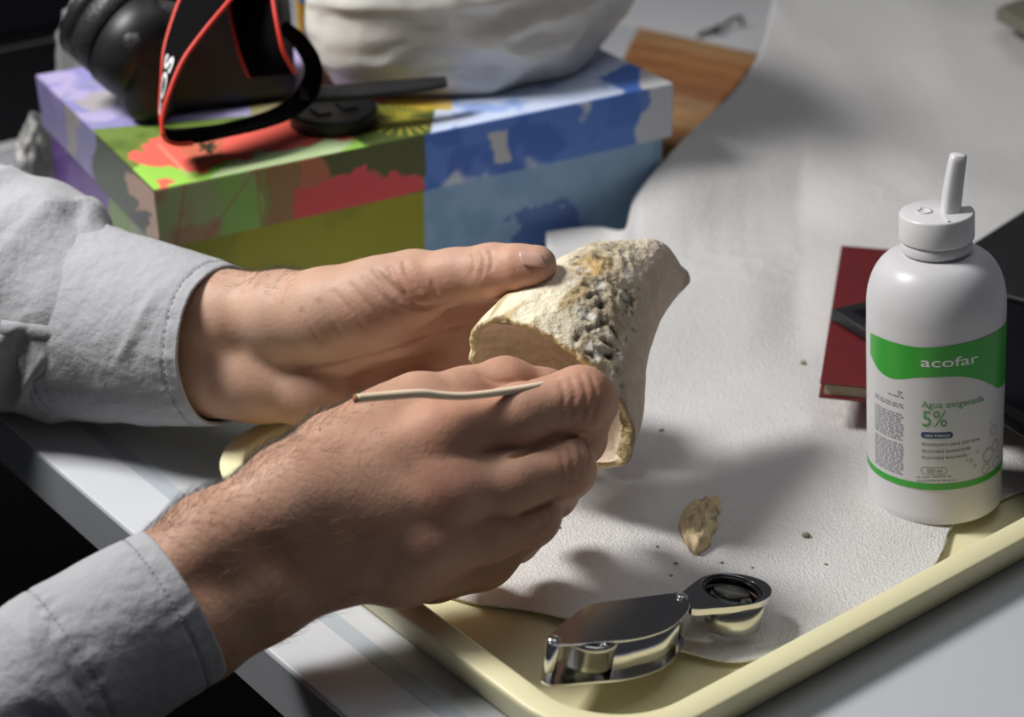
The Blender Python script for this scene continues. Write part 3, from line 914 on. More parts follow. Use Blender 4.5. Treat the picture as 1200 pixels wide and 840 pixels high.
tipw = smooth(795, 808, x)[..., None] * .5
bc = bc * (1 - tipw) + s2l(150, 130, 95) * tipw
# rim and inner wall
rimc = s2l(232, 212, 160); inc = s2l(250, 232, 208)
thick = 2.6 + 1.3 * (0.5 + 0.5 * fbm(np.stack([np.cos(th), np.sin(th), 0 * th], -1), 2.5, 2, 8)) + 3.4 * np.exp(-((th - 0.25) / 0.5) ** 2)
rows, rcols = [], []
e = outer[0]; r0 = radial[0]
for k in (0.35, 0.75, 1.0):
    rows.append((e - r0 * (thick * k)[:, None] + nb * (0.5 - abs(k - 0.5)) * -1.2 + 0.35 * fbm(e, 1 / 4, 2, k)[:, None] * nb)[None])
    rcols.append(np.repeat(rimc[None, None], NSG, 1))
for i in range(1, 44):
    sh = bo[i] - radial[i] * (thick + 0.6 + 0.0125 * i * i)[:, None] + radial[i] * (0.5 * fbm(bo[i], 1 / 10, 2, 20))[:, None]
    rows.append(sh[None])
    nz = (0.5 + 0.5 * fbm(bo[i], 1 / 12, 3, 21))[:, None]
    rcols.append((inc * (1 - 0.35 * nz) + s2l(170, 140, 110) * 0.35 * nz)[None])
end = Rc[43] + nb * 1
V = np.concatenate([outer[::-1], *rows], 0)
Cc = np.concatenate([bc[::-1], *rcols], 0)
n_rows = V.shape[0]
Fq = [tuple(f_) for f_ in gridfaces(n_rows, NSG, True)]
Vl = V.reshape(-1, 3); Cl = Cc.reshape(-1, 3)
Vl = np.r_[Vl, [P(808, 324, 801)], [end]]
Cl = np.r_[Cl, [s2l(150, 130, 95)], [inc]]
for k in range(NSG):
    Fq.append((k, (k + 1) % NSG, len(Vl) - 2))
    Fq.append(((n_rows - 1) * NSG + k, (n_rows - 1) * NSG + (k + 1) % NSG, len(Vl) - 1))
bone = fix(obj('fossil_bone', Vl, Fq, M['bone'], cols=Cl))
tag(bone, 'hollow cream fossil bone fragment with grey cracked crust, held in both hands', 'fossil')

# ================================================================== STICK
sp = spline([P(417, 467, 632), P(450, 464, 637), P(490, 461, 642), P(515, 463, 646), P(545, 464, 650), P(590, 459, 657), P(640, 451, 667), P(672, 446, 690), P(690, 442, 712)], 40)
stk = empty('wooden_stick', sp[0], 'thin pale wooden stick pinched between thumb and index finger', 'stick')
rr = 1.62 + 0.12 * np.sin(np.linspace(0, 9, 40))
fix(MB().tube(sp, list(rr), 12).build('shaft', M['stick'], stk))
dd = nrm(sp[0] - sp[1])
fix(MB().tube([sp[0] - dd * 0.1, sp[0] + dd * 0.5], 1.68, 12).build('cut_end', M['stick_end'], stk))

# ================================================================== BOTTLE
BR = 29.9
bb = G(1093, 590, 0); bb[2] = foam_z(bb[0], bb[1]) + 1.2
# leans a little to the left on the padded floor: axis chosen so that it stands upright in view
aimt = P(1092, 240, 1.0) - np.array([0, 0, H])
n_img = nrm(np.cross(P(1093, 590, 1.0) - np.array([0, 0, H]), aimt))
bz = np.array([0, 0, 1.0]); bz = nrm(bz - n_img * (bz @ n_img) * 0.9)
bx = nrm(np.cross(np.array([0, 1.0, 0]), bz)); by = np.cross(bz, bx)
bot_o = empty('bottle', bb, 'white plastic bottle with green and white label standing in the tray', 'bottle')
prof = [(0.1, 1.4), (20, 1.2), (26, 0.6), (28.6, 0.0), (29.9, 0.6), (30.7, 2.2), (BR, 5)]
prof += [(BR, z) for z in (30, 60, 90, 96)]
for k in range(1, 15):
    a = math.radians(90 * k / 14)
    prof.append((13.9 + (BR - 13.9) * math.cos(a) ** 0.85, 96 + 23.5 * math.sin(a)))
prof += [(13.7, 120.0), (13.7, 123)]
fix(MB().lathe(prof, bb, bx, by, bz, 72).build('body', M['bottle'], bot_o))
cz = 120.6
prof = [(14.2, 0.0), (14.9, 0.15), (15.1, 0.8), (15.1, 4.2), (14.8, 4.6), (14.9, 5.0), (15.7, 5.4), (15.85, 6.0), (15.85, 16.4), (15.5, 17.1), (14.8, 17.4), (3, 17.4), (0.1, 17.4)]
cap = fix(MB().lathe(prof, bb + bz * cz, bx, by, bz, 72).build('cap', M['cap'], bot_o))
ct = bb + bz * (cz + 17.4)
# folding spout on the cap
mid = ct + bx * 5.5 - by * 1.0
lean = nrm(bz * 1.0 + bx * 0.09)
o = MB()
pr2 = []
wv_ = nrm(np.cross(lean, by)) 
for s_, wd, tk in ((-3.5, 4.0, 4.6), (0, 4.0, 4.6), (8, 4.0, 4.2), (16, 3.8, 3.8), (22, 3.6, 3.5), (24.6, 3.3, 3.2), (25.2, 2.4, 2.4)):
    c0 = mid + lean * s_ + bx * (0.0015 * s_ * s_)
    ring = []
    for k in range(20):
        a = 2 * math.pi * k / 20
        ca, sa = math.cos(a), math.sin(a)
        ring.append(c0 + nrm(wv_) * wd * np.sign(ca) * abs(ca) ** 0.6 + by * tk * np.sign(sa) * abs(sa) ** 0.6)
    pr2 += ring
fcs = [tuple(q_) for q_ in gridfaces(7, 20, True)] + [tuple(range(19, -1, -1)), tuple(range(120, 140))]
sp_o = fix(o.add(pr2, fcs).build('spout', M['cap'], cap))
# slot cheeks beside the spout and the spout's pin hole
o = MB().box(ct + bx * 1.2 - by * 14.6 - bz * 0.1, bx * 1.2, by * 8.5, bz * 0.5).build('slot_edge', M['cap'], cap, smoothed=False)
o = MB().lathe([(3.6, -0.2), (3.6, 0.5), (2.5, 0.6), (2.3, 0.05), (0.1, 0.0)], ct - bx * 5.5 + by * 0.5, bx, by, bz, 24).build('pin_seat', M['cap'], cap)
o = MB().lathe([(0.9, 0), (0.9, 0.8), (0.1, 0.85)], ct - bx * 6.5 + by * 3.5, bx, by, bz, 12).build('pin_seat', M['cap'], cap)

# label (angle, height) from photo positions
def to_cyl(x, y):
    o_ = np.array([0, 0, H]); d_ = P(x, y, 1.0) - o_
    oo = o_ - bb
    ox, oy = oo @ bx, oo @ by; dx, dy = d_ @ bx, d_ @ by
    a, b_, c_ = dx * dx + dy * dy, 2 * (ox * dx + oy * dy), ox * ox + oy * oy - BR * BR
    disc = b_ * b_ - 4 * a * c_
    t_ = (-b_ - math.sqrt(max(disc, 0))) / (2 * a)
    p_ = oo + d_ * t_
    return math.atan2(p_ @ bx, -(p_ @ by)), p_ @ bz
def cyl(a, z, r): return bb + bz * z + r * (math.sin(a) * bx - math.cos(a) * by)
def strip(name, tops, bots, r, m, parent, a0=None, a1=None):
    tp = np.array([to_cyl(*p) for p in tops]); bt = np.array([to_cyl(*p) for p in bots])
    lo = a0 if a0 is not None else tp[0, 0]; hi = a1 if a1 is not None else tp[-1, 0]
    aa = np.linspace(lo, hi, 120)
    def sm(z, c):
        cs = spline(c, 300)
        return np.interp(aa, cs[:, 0], cs[:, 1])
    zt, zb = sm(None, tp), sm(None, bt)
    V = []
    for k in range(120):
        for j in range(5):
            V.append(cyl(aa[k], zb[k] + (zt[k] - zb[k]) * j / 4, r))
    return fix(obj(name, V, gridfaces(120, 5), m, parent))
zb_ = to_cyl(1095, 574)[1]; zt_ = to_cyl(1095, 405)[1]
V = []
aa = np.linspace(-2.6, 2.6, 120)
for a in aa:
    for j in range(9): V.append(cyl(a, zb_ + (zt_ - zb_) * j / 8, BR + 0.12))
lab = fix(obj('label', V, gridfaces(120, 9), M['label'], bot_o))
strip('green_band', [(1014, 384), (1025, 392), (1045, 400), (1075, 406.5), (1100, 406.5), (1130, 402), (1160, 392), (1174.5, 383)],
      [(1014, 397), (1020, 414), (1030, 433), (1043, 442.5), (1055, 444), (1080, 442), (1120, 441), (1145, 444), (1160, 450), (1168, 454), (1174.5, 452)], BR + 0.2, M['green'], lab, -1.40, 1.42)
V = []
zs0 = to_cyl(1095, 566.5)[1]
for a in aa:
    for j in range(3): V.append(cyl(a, zb_ + (zs0 - zb_) * j / 2, BR + 0.2))
fix(obj('green_stripe', V, gridfaces(120, 3), M['green'], lab))

def text_mesh(body, size_mm, bold=0.0):
    cu = bpy.data.curves.new('t', 'FONT')
    cu.body = body
    cu.size = size_mm
    cu.offset = bold
    cu.resolution_u = 3
    to = bpy.data.objects.new('t', cu)
    col.objects.link(to)
    dg = bpy.context.evaluated_depsgraph_get()
    me = bpy.data.meshes.new_from_object(to.evaluated_get(dg))
    v = np.array([q_.co[:2] for q_ in me.vertices]) if len(me.vertices) else np.zeros((0, 2))
    f = [tuple(p_.vertices) for p_ in me.polygons]
    bpy.data.objects.remove(to); bpy.data.curves.remove(cu); bpy.data.meshes.remove(me)
    return v, f
def wrap_text(name, body, x0, y0, x1, m, parent, bold=0.0, height=None, r=BR + 0.28):
    # baseline starts at pixel (x0,y0) and ends below pixel column x1
    a0, z0 = to_cyl(x0, y0)
    a1, _ = to_cyl(x1, y0)
    v, f = text_mesh(body, 10.0, bold)
    wmm = (a1 - a0) * BR
    sx = wmm / (v[:, 0].max() - v[:, 0].min())
    sy = sx if height is None else height / (v[:, 1].max() - v[:, 1].min())
    vx = (v[:, 0] - v[:, 0].min()) * sx; vy = v[:, 1] * sy
    return fix(obj(name, [cyl(a0 + vx[i] / BR, z0 + vy[i], r) for i in range(len(v))], f, m, parent, smoothed=False))
wrap_text('brand_lettering', 'acofar', 1079, 429, 1146, M['whitetext'], lab, 0.1, 4.6)
wrap_text('product_lettering', 'Agua oxigenada', 1080, 477, 1152, M['greentext'], lab, 0.05)
wrap_text('strength_lettering', '5%', 1081, 499, 1110, M['greentext'], lab, 0.0, 7.6)
def pill(name, x0, x1, y, h, m, r, ring=0.0):
    a0, z0 = to_cyl(x0, y); a1, _ = to_cyl(x1, y)
    R_ = h / 2
    out, inn = [], []
    hw = (a1 - a0) * BR / 2; ac = (a0 + a1) / 2
    per = []
    for k in range(13): per.append((hw - R_, -math.pi / 2 + math.pi * k / 12))
    for k in range(1, 12): per.append(((hw - R_) * (1 - 2 * k / 12), math.pi / 2))
    for k in range(13): per.append((-(hw - R_), math.pi / 2 + math.pi * k / 12))
    for k in range(1, 12): per.append(((hw - R_) * (-1 + 2 * k / 12), -math.pi / 2))
    for cx_, a in per:
        out.append((cx_ + R_ * math.cos(a), R_ * math.sin(a)))
        inn.append((cx_ + (R_ - ring) * math.cos(a), (R_ - ring) * math.sin(a)))
    if ring:
        V = [cyl(ac + p_[0] / BR, z0 + p_[1], r) for p_ in out] + [cyl(ac + p_[0] / BR, z0 + p_[1], r) for p_ in inn]
        f = [(k, (k + 1) % 48, 48 + (k + 1) % 48, 48 + k) for k in range(48)]
    else:
        # strips across so that the plate follows the curve
        xs = np.linspace(-hw, hw, 40)
        V, f = [], []
        for xx in xs:
            e_ = max(0.0, abs(xx) - (hw - R_)); hh = math.sqrt(max(R_ * R_ - e_ * e_, 1e-4))
            V += [cyl(ac + xx / BR, z0 - hh, r), cyl(ac + xx / BR, z0 + hh, r)]
        f = [(2 * k, 2 * k + 2, 2 * k + 3, 2 * k + 1) for k in range(39)]
    return fix(obj(name, V, f, m, lab, smoothed=False))
pill('navy_badge', 1079, 1117, 509, 3.0, M['navy'], BR + 0.22)
wrap_text('badge_lettering', 'USO TÓPICO', 1084, 511.3, 1113, M['whitetext'], lab, 0.05, 1.5, BR + 0.3)
wrap_text('claim_lettering', 'Antiséptico para piel sana', 1080, 521.5, 1147, M['greytext'], lab, 0.0)
wrap_text('claim_lettering', 'Actividad bactericida', 1080, 529.5, 1137, M['greytext'], lab, 0.0)
wrap_text('claim_lettering', 'Actividad levuricida', 1080, 537, 1133, M['greytext'], lab, 0.0)
pill('volume_outline', 1079, 1110, 550.5, 3.7, M['greentext'], BR + 0.22, 0.28)
wrap_text('volume_lettering', '250 ml', 1086, 553, 1104, M['greytext'], lab, 0.05)
# illegible small print: word-like dashes
mb = MB(); rw = np.random.default_rng(4)
a_l, a_r = -1.25, to_cyl(1059, 500)[0]
zz = to_cyl(1040, 452)[1]; z_end = to_cyl(1040, 549)[1]
row = 0
while zz > z_end:
    row += 1
    zz -= 1.22
    if row in (4, 5, 8, 9, 21): continue
    a = a_l + (rw.uniform(0.0, 0.5) if row < 4 else 0)
    while a < a_r - 0.03:
        wdt = min(rw.uniform(0.03, 0.13), a_r - a)
        k_ = 3
        for i in range(k_):
            s0, s1 = a + wdt * i / k_, a + wdt * (i + 0.9) / k_
            mb.add([cyl(s0, zz, BR + .24), cyl(s1, zz, BR + .24), cyl(s1, zz + .7, BR + .24), cyl(s0, zz + .7, BR + .24)], [(0, 1, 2, 3)])
        a += wdt + 0.022
tag(mb.build('small_print', M['fadetext'], lab, smoothed=False), kind='stuff')
mb = MB()
for (y_, n_) in ((559, 7), (563.5, 8)):
    x_ = 1074
    for k in range(n_):
        a, z_ = to_cyl(x_, y_); w_ = rw.uniform(0.04, 0.08)
        mb.add([cyl(a, z_, BR + .24), cyl(a + w_, z_, BR + .24), cyl(a + w_, z_ + .5, BR + .24), cyl(a, z_ + .5, BR + .24)], [(0, 1, 2, 3)]); x_ += 6
tag(mb.build('small_print', M['fadetext'], lab, smoothed=False), kind='stuff')
for (x_, y_, r_) in ((1164, 504, 2.6), (1166, 521, 2.9), (1158, 533, 3.7), (1138, 540, 1.1), (1145, 529, 0.7), (1142, 545.5, 0.9), (1133, 539, 0.6), (1161, 495, 0.6), (1167, 541, 3.0), (1155, 549, 2.6)):
    a, z_ = to_cyl(x_, y_)
    ring = r_ > 2
    V = [cyl(a + r_ * math.cos(k * math.pi / 12) / BR, z_ + r_ * math.sin(k * math.pi / 12), BR + .23 + 0.01 * r_) for k in range(24)]
    if ring:
        V += [cyl(a + .74 * r_ * math.cos(k * math.pi / 12) / BR, z_ + .74 * r_ * math.sin(k * math.pi / 12), BR + .23 + 0.01 * r_) for k in range(24)]
        f = [(k, (k + 1) % 24, 24 + (k + 1) % 24, 24 + k) for k in range(24)]
    else: f = [tuple(range(24))]
    fix(obj('bubble_print', V, f, M['bubble'], lab, smoothed=False))

# ================================================================== LOUPE
L0 = G(641, 800, 19.2)
r0_ = G(864, 738, 0); R0 = G(864, 738, foam_z(r0_[0], r0_[1]) + 1.3)
lx = nrm(R0 - L0); ly = nrm(np.cross([0, 0, 1.0], lx)); lz = np.cross(lx, ly)
CH = 18.0
ptop = L0 + lz * CH
lp = empty('folding_loupe', L0, 'chrome folding loupe lying open across the tray corner', 'loupe')
outl = [(641, 750), (647, 741), (668, 723), (690, 708), (730, 702), (793, 694), (803, 697), (809, 706), (803, 720), (782, 737), (745, 748), (700, 752), (655, 755)]
op = [ray_plane(x, y, ptop, lz) for x, y in outl]
cen = np.mean(op, 0)
ops = spline(np.array(op + [op[0]]), 61)[:-1]
cover = fix(MB().prism([p_ - lz * 0.9 for p_ in ops], lz * 0.9).build('cover_plate', M['chrome'], lp, smoothed=False))
bevel(cover, 0.25)
cov2 = fix(MB().prism([p_ - lz * CH for p_ in ops], lz * 0.9).build('cover_plate', M['chrome'], lp, smoothed=False))
# walls
def wall(name, pxs, m):
    pp = spline(np.array([ray_plane(x, y, ptop, lz) for x, y in pxs]), 24)
    V = []
    for p_ in pp:
        inw = nrm(cen - p_)
        for (a, b) in ((0.3, -0.9), (0.3, -CH + .9), (1.1, -CH + .9), (1.1, -0.9)): V.append(p_ + inw * a + lz * b)
    f = [tuple(q_) for q_ in gridfaces(24, 4, True)] + [(3, 2, 1, 0), (92, 93, 94, 95)]
    return fix(obj(name, V, f, m, lp))
wall('side_wall', [(722, 750), (745, 747.5), (782, 737), (800, 722)], M['chrome'])
wall('side_wall', [(668, 723), (690, 709), (730, 703), (790, 695)], M['chrome'])
pl_ = ray_plane(649, 749, ptop, lz)
MB().lathe([(2.6, -CH), (2.6, 0.3), (1.8, 0.8), (0.1, 0.9)], pl_, lx, ly, lz, 24).build('hinge_post', M['chrome'], lp)
MB().lathe([(2.2, 0.0), (2.2, 0.7), (1.6, 1.1), (0.1, 1.2)], ray_plane(799, 699.5, ptop, lz), lx, ly, lz, 24).build('rivet', M['steel'], lp)
MB().lathe([(2.2, -CH + 1), (2.2, -0.9)], ray_plane(799, 701, ptop, lz), lx, ly, lz, 20).build('hinge_post', M['chrome'], lp)
# folded second lens inside the cover
c2 = ray_plane(694, 739, ptop, lz)
b2 = MB().lathe([(9.3, -12.6), (9.8, -12.2), (9.8, -4.0), (10.6, -3.8), (10.6, -1.4), (9.6, -1.2), (8.6, -1.2), (8.6, -12.4)], c2, lx, ly, lz, 40, True).build('lens_barrel', M['steel'], lp)
MB().lathe([(8.5, -8.5), (6, -7.6), (0.1, -7.2)], c2, lx, ly, lz, 32).build('lens', M['glass'], b2)
# open lens arm
TH = 3.0
ac_ = [(797, 695.5), (812, 683), (826, 674.5), (850, 671), (876, 674), (896, 681), (904.5, 690), (902, 699), (888, 706), (868, 709.5), (840, 712), (812, 713.5), (806, 706)]
arm_p = spline(np.array([ray_plane(x, y, ptop - lz * 1.0, lz) for x, y in ac_] + [ray_plane(*ac_[0], ptop - lz * 1.0, lz)]), 61)[:-1]
lc_ = ray_plane(858, 690, ptop - lz * 1.0, lz)
hol = []
for k in range(60):
    # hole matched to the outline by index: nearest direction
    dv = arm_p[k] - lc_
    dv = dv - lz * (dv @ lz)
    hol.append(lc_ + nrm(dv) * 12.3)
V = [p_ for p_ in arm_p] + [p_ - lz * TH for p_ in arm_p] + hol + [p_ - lz * TH for p_ in hol]
f = []
for k in range(60):
    k2 = (k + 1) % 60
    f += [(k, k2, 120 + k2, 120 + k), (60 + k2, 60 + k, 180 + k, 180 + k2), (k2, k, 60 + k, 60 + k2), (120 + k, 120 + k2, 180 + k2, 180 + k)]
la = fix(obj('lens_arm', V, f, M['chrome'], lp, smoothed=False))
bevel(la, 0.3)
BH = 13.2
lb = fix(MB().lathe([(13.8, -TH), (13.9, -BH - .6), (13.4, -BH - 1.2), (12.6, -BH - 1.2), (12.3, -BH), (12.3, -TH + .2)], lc_, lx, ly, lz, 56, True).build('lens_barrel', M['steel'], lp))
fix(MB().lathe([(12.2, -0.7), (12.2, -2.2), (10.6, -2.4), (10.6, -1.2), (11.4, -0.6)], lc_, lx, ly, lz, 56, True).build('lens_ring', M['blackmetal'], lp))
fix(MB().lathe([(10.8, -5.6), (10.6, -4.0), (8.5, -3.0), (5.5, -2.2), (2.5, -1.8), (0.1, -1.7)], lc_, lx, ly, lz, 48).build('lens', M['glass'], lp))
fix(MB().lathe([(12.2, -5.8), (12.2, -11.0), (11.6, -11.0), (11.6, -5.8)], lc_, lx, ly, lz, 48, True).build('inner_sleeve', M['blackmetal'], lp))

# ================================================================== FRAGMENT AND CRUMBS
def flake(name, outline, h, m, label, cat, base, seed, parent=None):
    pts = spline(np.array(outline + [outline[0]], float), 41)[:-1]
    c = pts.mean(0)
    V, C_ = [], []
    rings = (1.0, 1.02, 0.9, 0.7, 0.45, 0.2)
    hz = (0.0, 0.45, 0.85, 1.0, 1.05, 1.0)
    for rr_, hh in zip(rings, hz):
        for p_ in pts:
            x_, y_ = c + (p_ - c) * rr_
            g_ = G(x_, y_, base)
            g_[2] = base
            q_ = g_.copy()
            n_ = fbm(q_[None] * [1, 1, 1], 1 / 3.5, 3, seed)[0]
            q_[2] = base + h * hh * (1 + 0.45 * n_) if hh else base
            V.append(q_)
            k = 0.5 + 0.5 * fbm(q_[None], 1 / 2.2, 2, seed + 5)[0]
            dk_ = smooth(0.62, 0.85, 0.5 + 0.5 * ridge(q_[None], 1 / 6, 2, seed + 9)[0])
            C_.append((s2l(236, 216, 176) * (1 - .4 * k) + s2l(190, 158, 112) * .4 * k) * (1 - 0.55 * (1 - dk_) * (k > .62)))
    n = 40
    f = [tuple(q_) for q_ in gridfaces(6, n, True)] + [tuple(range(n - 1, -1, -1)), tuple(range(5 * n, 6 * n))]
    o_ = fix(obj(name, V, f, m, parent, cols=np.array(C_)))
    return tag(o_, label, cat)
zf = G(820, 630, 0); zf = foam_z(zf[0], zf[1]) + 1.0
flake('bone_fragment', [(800, 605), (806, 598), (818, 592), (832, 590), (843, 590), (844, 600), (838, 607), (841, 618), (834, 628), (832, 640), (824, 646), (815, 652), (806, 642), (799, 628), (797, 615)], 5.5, M['bone'], 'small cream bone fragment lying on the white foam sheet', 'bone fragment', zf, 31)
crumbs = [(945, 627, 1.7), (792, 660, 0.9), (786, 674, 0.7), (846, 659, 0.7), (882, 665, 0.6), (941, 425, 1.6), (775, 504, 1.1), (770, 640, 0.6), (655, 618, 0.8), (968, 661, 0.6)]
for (x_, y_, r_) in crumbs:
    g_ = G(x_, y_, 6.0)
    zz = foam_z(g_[0], g_[1]) + 0.9
    g_ = G(x_, y_, zz + r_ * 0.4)
    bm = bmesh.new(); bmesh.ops.create_icosphere(bm, subdivisions=2, radius=r_)
    vs = np.array([v_.co for v_ in bm.verts]); fs = [[v_.index for v_ in f_.verts] for f_ in bm.faces]; bm.free()
    vs = vs * (1 + 0.35 * fbm(vs + g_, 1 / r_, 2, 3)[:, None]) * [1.2, 0.9, 0.7]
    vs = vs + g_; 
    special = {(945, 627): 'larger brown bone crumb on the foam between fragment and bottle', (941, 425): 'brown bone crumb on the foam beside the red notebook', (775, 504): 'small brown bone crumb on the foam beside the held bone'}
    lb_ = special.get((x_, y_), 'tiny brown bone crumb on the foam around the loupe and fragment')
    tag(obj('bone_crumb', vs, fs, M['crumb']), lb_, 'crumb', 'bone crumbs on the foam sheet')

# ================================================================== CARDBOARD BOX
yb = 0.50997
def rotm(yaw, tx, ty):
    return np.array((Matrix.Rotation(yaw, 3, 'Z') @ Matrix.Rotation(tx, 3, 'X') @ Matrix.Rotation(ty, 3, 'Y')))
RB = rotm(yb, 0.01916, -0.03329)
LO = np.array([-186.86, 842.9, 95.03]); LL, LW, LH = 325.2, 227.5, 33.0
ex, ey, ez = RB[:, 0], RB[:, 1], RB[:, 2]
RB0 = rotm(yb, 0, 0)
gx, gy = RB0[:, 0], RB0[:, 1]
bx_o = empty('cardboard_box', np.r_[(LO + ex * LL / 2 + ey * LW / 2)[:2], 0], 'printed cardboard box with leaf and sky photographs on its lid', 'box')
def leafpoly(c, R_, n=7, seed=0, jag=0.35, rot=0, sq=0.5):
    r_ = np.random.default_rng(seed); pts = []
    for k in range(n * 6):
        a = 2 * math.pi * k / (n * 6)
        lobe = abs(math.cos(a * n / 2)) ** 0.7
        rr_ = R_ * (0.45 + 0.55 * lobe) * (1 + jag * r_.uniform(-.5, .5))
        pts.append((c[0] + rr_ * math.cos(a + rot), c[1] + rr_ * sq * math.sin(a + rot)))
    return pts
def mixc(c, mask, colr, amt=1.0):
    m_ = (np.asarray(mask, float) * amt)[..., None]
    return c * (1 - m_) + np.asarray(colr) * m_
GAIN = 1.08
def paint(kind, p):
    sh = p.shape[:-1]
    q_ = p.reshape(-1, 3)
    x, y, t = [a.reshape(sh) for a in proj(p)]
    wx = 5 * fbm(q_, 1 / 14, 3, 1).reshape(sh); wy = 4 * fbm(q_, 1 / 14, 3, 2).reshape(sh)
    n_ = fbm(q_, 1 / 20, 3, 3).reshape(sh); n2 = fbm(q_, 1 / 7, 2, 5).reshape(sh)
    X, Y = x + wx, y + wy
    jx, jy = x + 3 * np.sign(n2) * np.abs(n2), y + 3 * n2
    if kind == 'top':
        c = np.zeros(sh + (3,)) + s2l(140, 136, 190)
        c = mixc(c, smooth(-.1, .5, n_), s2l(175, 165, 205))
        c = mixc(c, smooth(0.3, .7, n2), s2l(150, 148, 160), .6)
        c = mixc(c, inpoly(X, Y, [(85, 118), (140, 100), (160, 118), (110, 132)]), s2l(165, 160, 165))
        c = mixc(c, inpoly(x, y, [(100, 70), (130, 85), (118, 92)]), s2l(60, 65, 80))
        gline = y > 152 - (x - 112) * 0.085
        c = mixc(c, gline & (x < 498), s2l(110, 130, 62))
        c = mixc(c, gline & (x < 498), s2l(70, 95, 35), .6 * smooth(0, .5, n_))
        c = mixc(c, inpoly(jx, jy, [(155, 198), (180, 178), (250, 172), (360, 150), (440, 140), (450, 175), (320, 205), (183, 234)]), s2l(150, 200, 85))
        c = mixc(c, inpoly(X, Y, [(300, 170), (380, 150), (420, 160), (400, 182), (300, 205), (240, 215)]), s2l(190, 205, 165), .8)
        leaf1 = [(150, 178), (168, 178), (165, 168), (186, 166), (190, 158), (205, 166), (222, 158), (260, 160), (330, 140), (425, 140), (425, 165), (380, 165), (330, 178), (300, 180), (290, 188), (255, 192), (240, 204), (215, 200), (190, 196), (165, 192), (152, 190)]
        c = mixc(c, inpoly(jx, jy, leaf1), s2l(236, 105, 92))
        c = mixc(c, inpoly(X, Y, [(205, 168), (260, 165), (265, 185), (225, 195)]), s2l(165, 110, 80), .6)
        c = mixc(c, inpoly(jx, jy, leafpoly((245, 175), 13, 5, 3, sq=.6)), s2l(55, 55, 40))
        c = mixc(c, inpoly(jx, jy, [(180, 212), (195, 208), (205, 214), (190, 222)]), s2l(230, 110, 90))
        c = mixc(c, inpoly(jx, jy, [(395, 150), (450, 128), (500, 120), (545, 135), (498, 165), (440, 178)]), s2l(78, 92, 45))
        for k in range(10):
            a = 0.2 + k * 0.28
            d_ = np.abs((x - 470) * math.sin(a) - (y - 138) * 2.2 * math.cos(a))
            c = mixc(c, (d_ < 1.3) & (np.hypot(x - 470, (y - 138) * 2) < 45), s2l(190, 180, 70))
        c = mixc(c, inpoly(jx, jy, [(440, 122), (470, 112), (530, 118), (560, 130), (520, 133), (480, 127)]), s2l(220, 185, 75), .8)
        c = mixc(c, inpoly(X, Y, [(278, 112), (300, 100), (345, 98), (350, 130), (300, 140)]), s2l(150, 140, 60), .8)
        c = mixc(c, inpoly(X, Y, [(360, 70), (470, 60), (450, 120), (370, 120)]), s2l(205, 95, 70), .8)
        sky = x > 508 - (y - 140) * 0.2
        c = mixc(c, sky & (y < 400) & ((x > 530) | (y > 130)), s2l(198, 210, 235))
        c = mixc(c, sky & (x > 530), s2l(130, 160, 220), .8 * smooth(0.0, .5, n_))
        c = mixc(c, inpoly(X, Y, [(700, 95), (735, 75), (765, 80), (758, 118), (735, 118), (735, 105)]), s2l(75, 115, 195))
        c = mixc(c, inpoly(X, Y, [(752, 85), (770, 70), (800, 85), (780, 110), (752, 105)]), s2l(205, 205, 205))
        c = mixc(c, np.exp(-((x - 215 - (y - 200)) / 2.0) ** 2) * (x < 240) * (y > 170), s2l(220, 190, 160), .5)
    elif kind == 'front':
        c = np.zeros(sh + (3,)) + s2l(138, 156, 108)
        c = mixc(c, smooth(-.2, .5, n_), s2l(150, 105, 85), .75)
        c = mixc(c, smooth(.1, .5, fbm(q_, 1 / 26, 2, 9).reshape(sh)), s2l(120, 165, 80), .9)
        c = mixc(c, X > 315, s2l(175, 70, 62), .8)
        c = mixc(c, inpoly(X, Y, [(300, 185), (350, 180), (355, 262), (310, 268)]), s2l(120, 105, 60), .7)
        c = mixc(c, inpoly(X, Y, [(372, 182), (498, 150), (498, 214), (478, 205), (452, 212), (440, 198), (410, 205), (385, 205)]), s2l(74, 78, 36))
        c = mixc(c, inpoly(jx, jy, [(345, 222), (392, 210), (405, 205), (412, 196), (428, 192), (432, 204), (452, 206), (462, 198), (470, 206), (496, 206), (488, 214), (498, 216), (478, 226), (420, 240), (345, 258)]), s2l(196, 66, 70))
        c = mixc(c, inpoly(jx, jy, [(470, 232), (498, 216), (498, 240), (470, 240)]), s2l(74, 78, 36))
        for (x0_, x1_) in ((218, 210), (290, 255), (300, 306)):
            c = mixc(c, np.exp(-((x - x0_ - (x1_ - x0_) * (y - 210) / 50) / 1.5) ** 2), s2l(150, 80, 60), .7)
        bl = x > 498
        c = mixc(c, bl, s2l(78, 118, 192))
        c = mixc(c, bl, s2l(60, 100, 178), smooth(.0, .4, n_))
        c = mixc(c, bl, s2l(190, 198, 205), smooth(.35, .75, fbm(q_, 1 / 24, 3, 14).reshape(sh)) * .9)
        c = mixc(c, inpoly(X, Y, [(572, 155), (592, 150), (600, 190), (580, 192)]), s2l(190, 190, 180), .8)
        c = mixc(c, X > 745, s2l(188, 192, 195), .9)
        c = mixc(c, inpoly(X, Y, [(715, 105), (760, 95), (758, 120), (735, 145), (710, 150)]), s2l(70, 110, 185), .9)
    elif kind == 'left':
        c = np.zeros(sh + (3,)) + s2l(108, 104, 140)
        c = mixc(c, smooth(0, .6, n_), s2l(135, 120, 165), .6)
        c = mixc(c, inpoly(X, Y, [(75, 115), (90, 120), (95, 200), (80, 190)]), s2l(135, 130, 112), .7)
        c = mixc(c, X > 112, s2l(48, 56, 34))
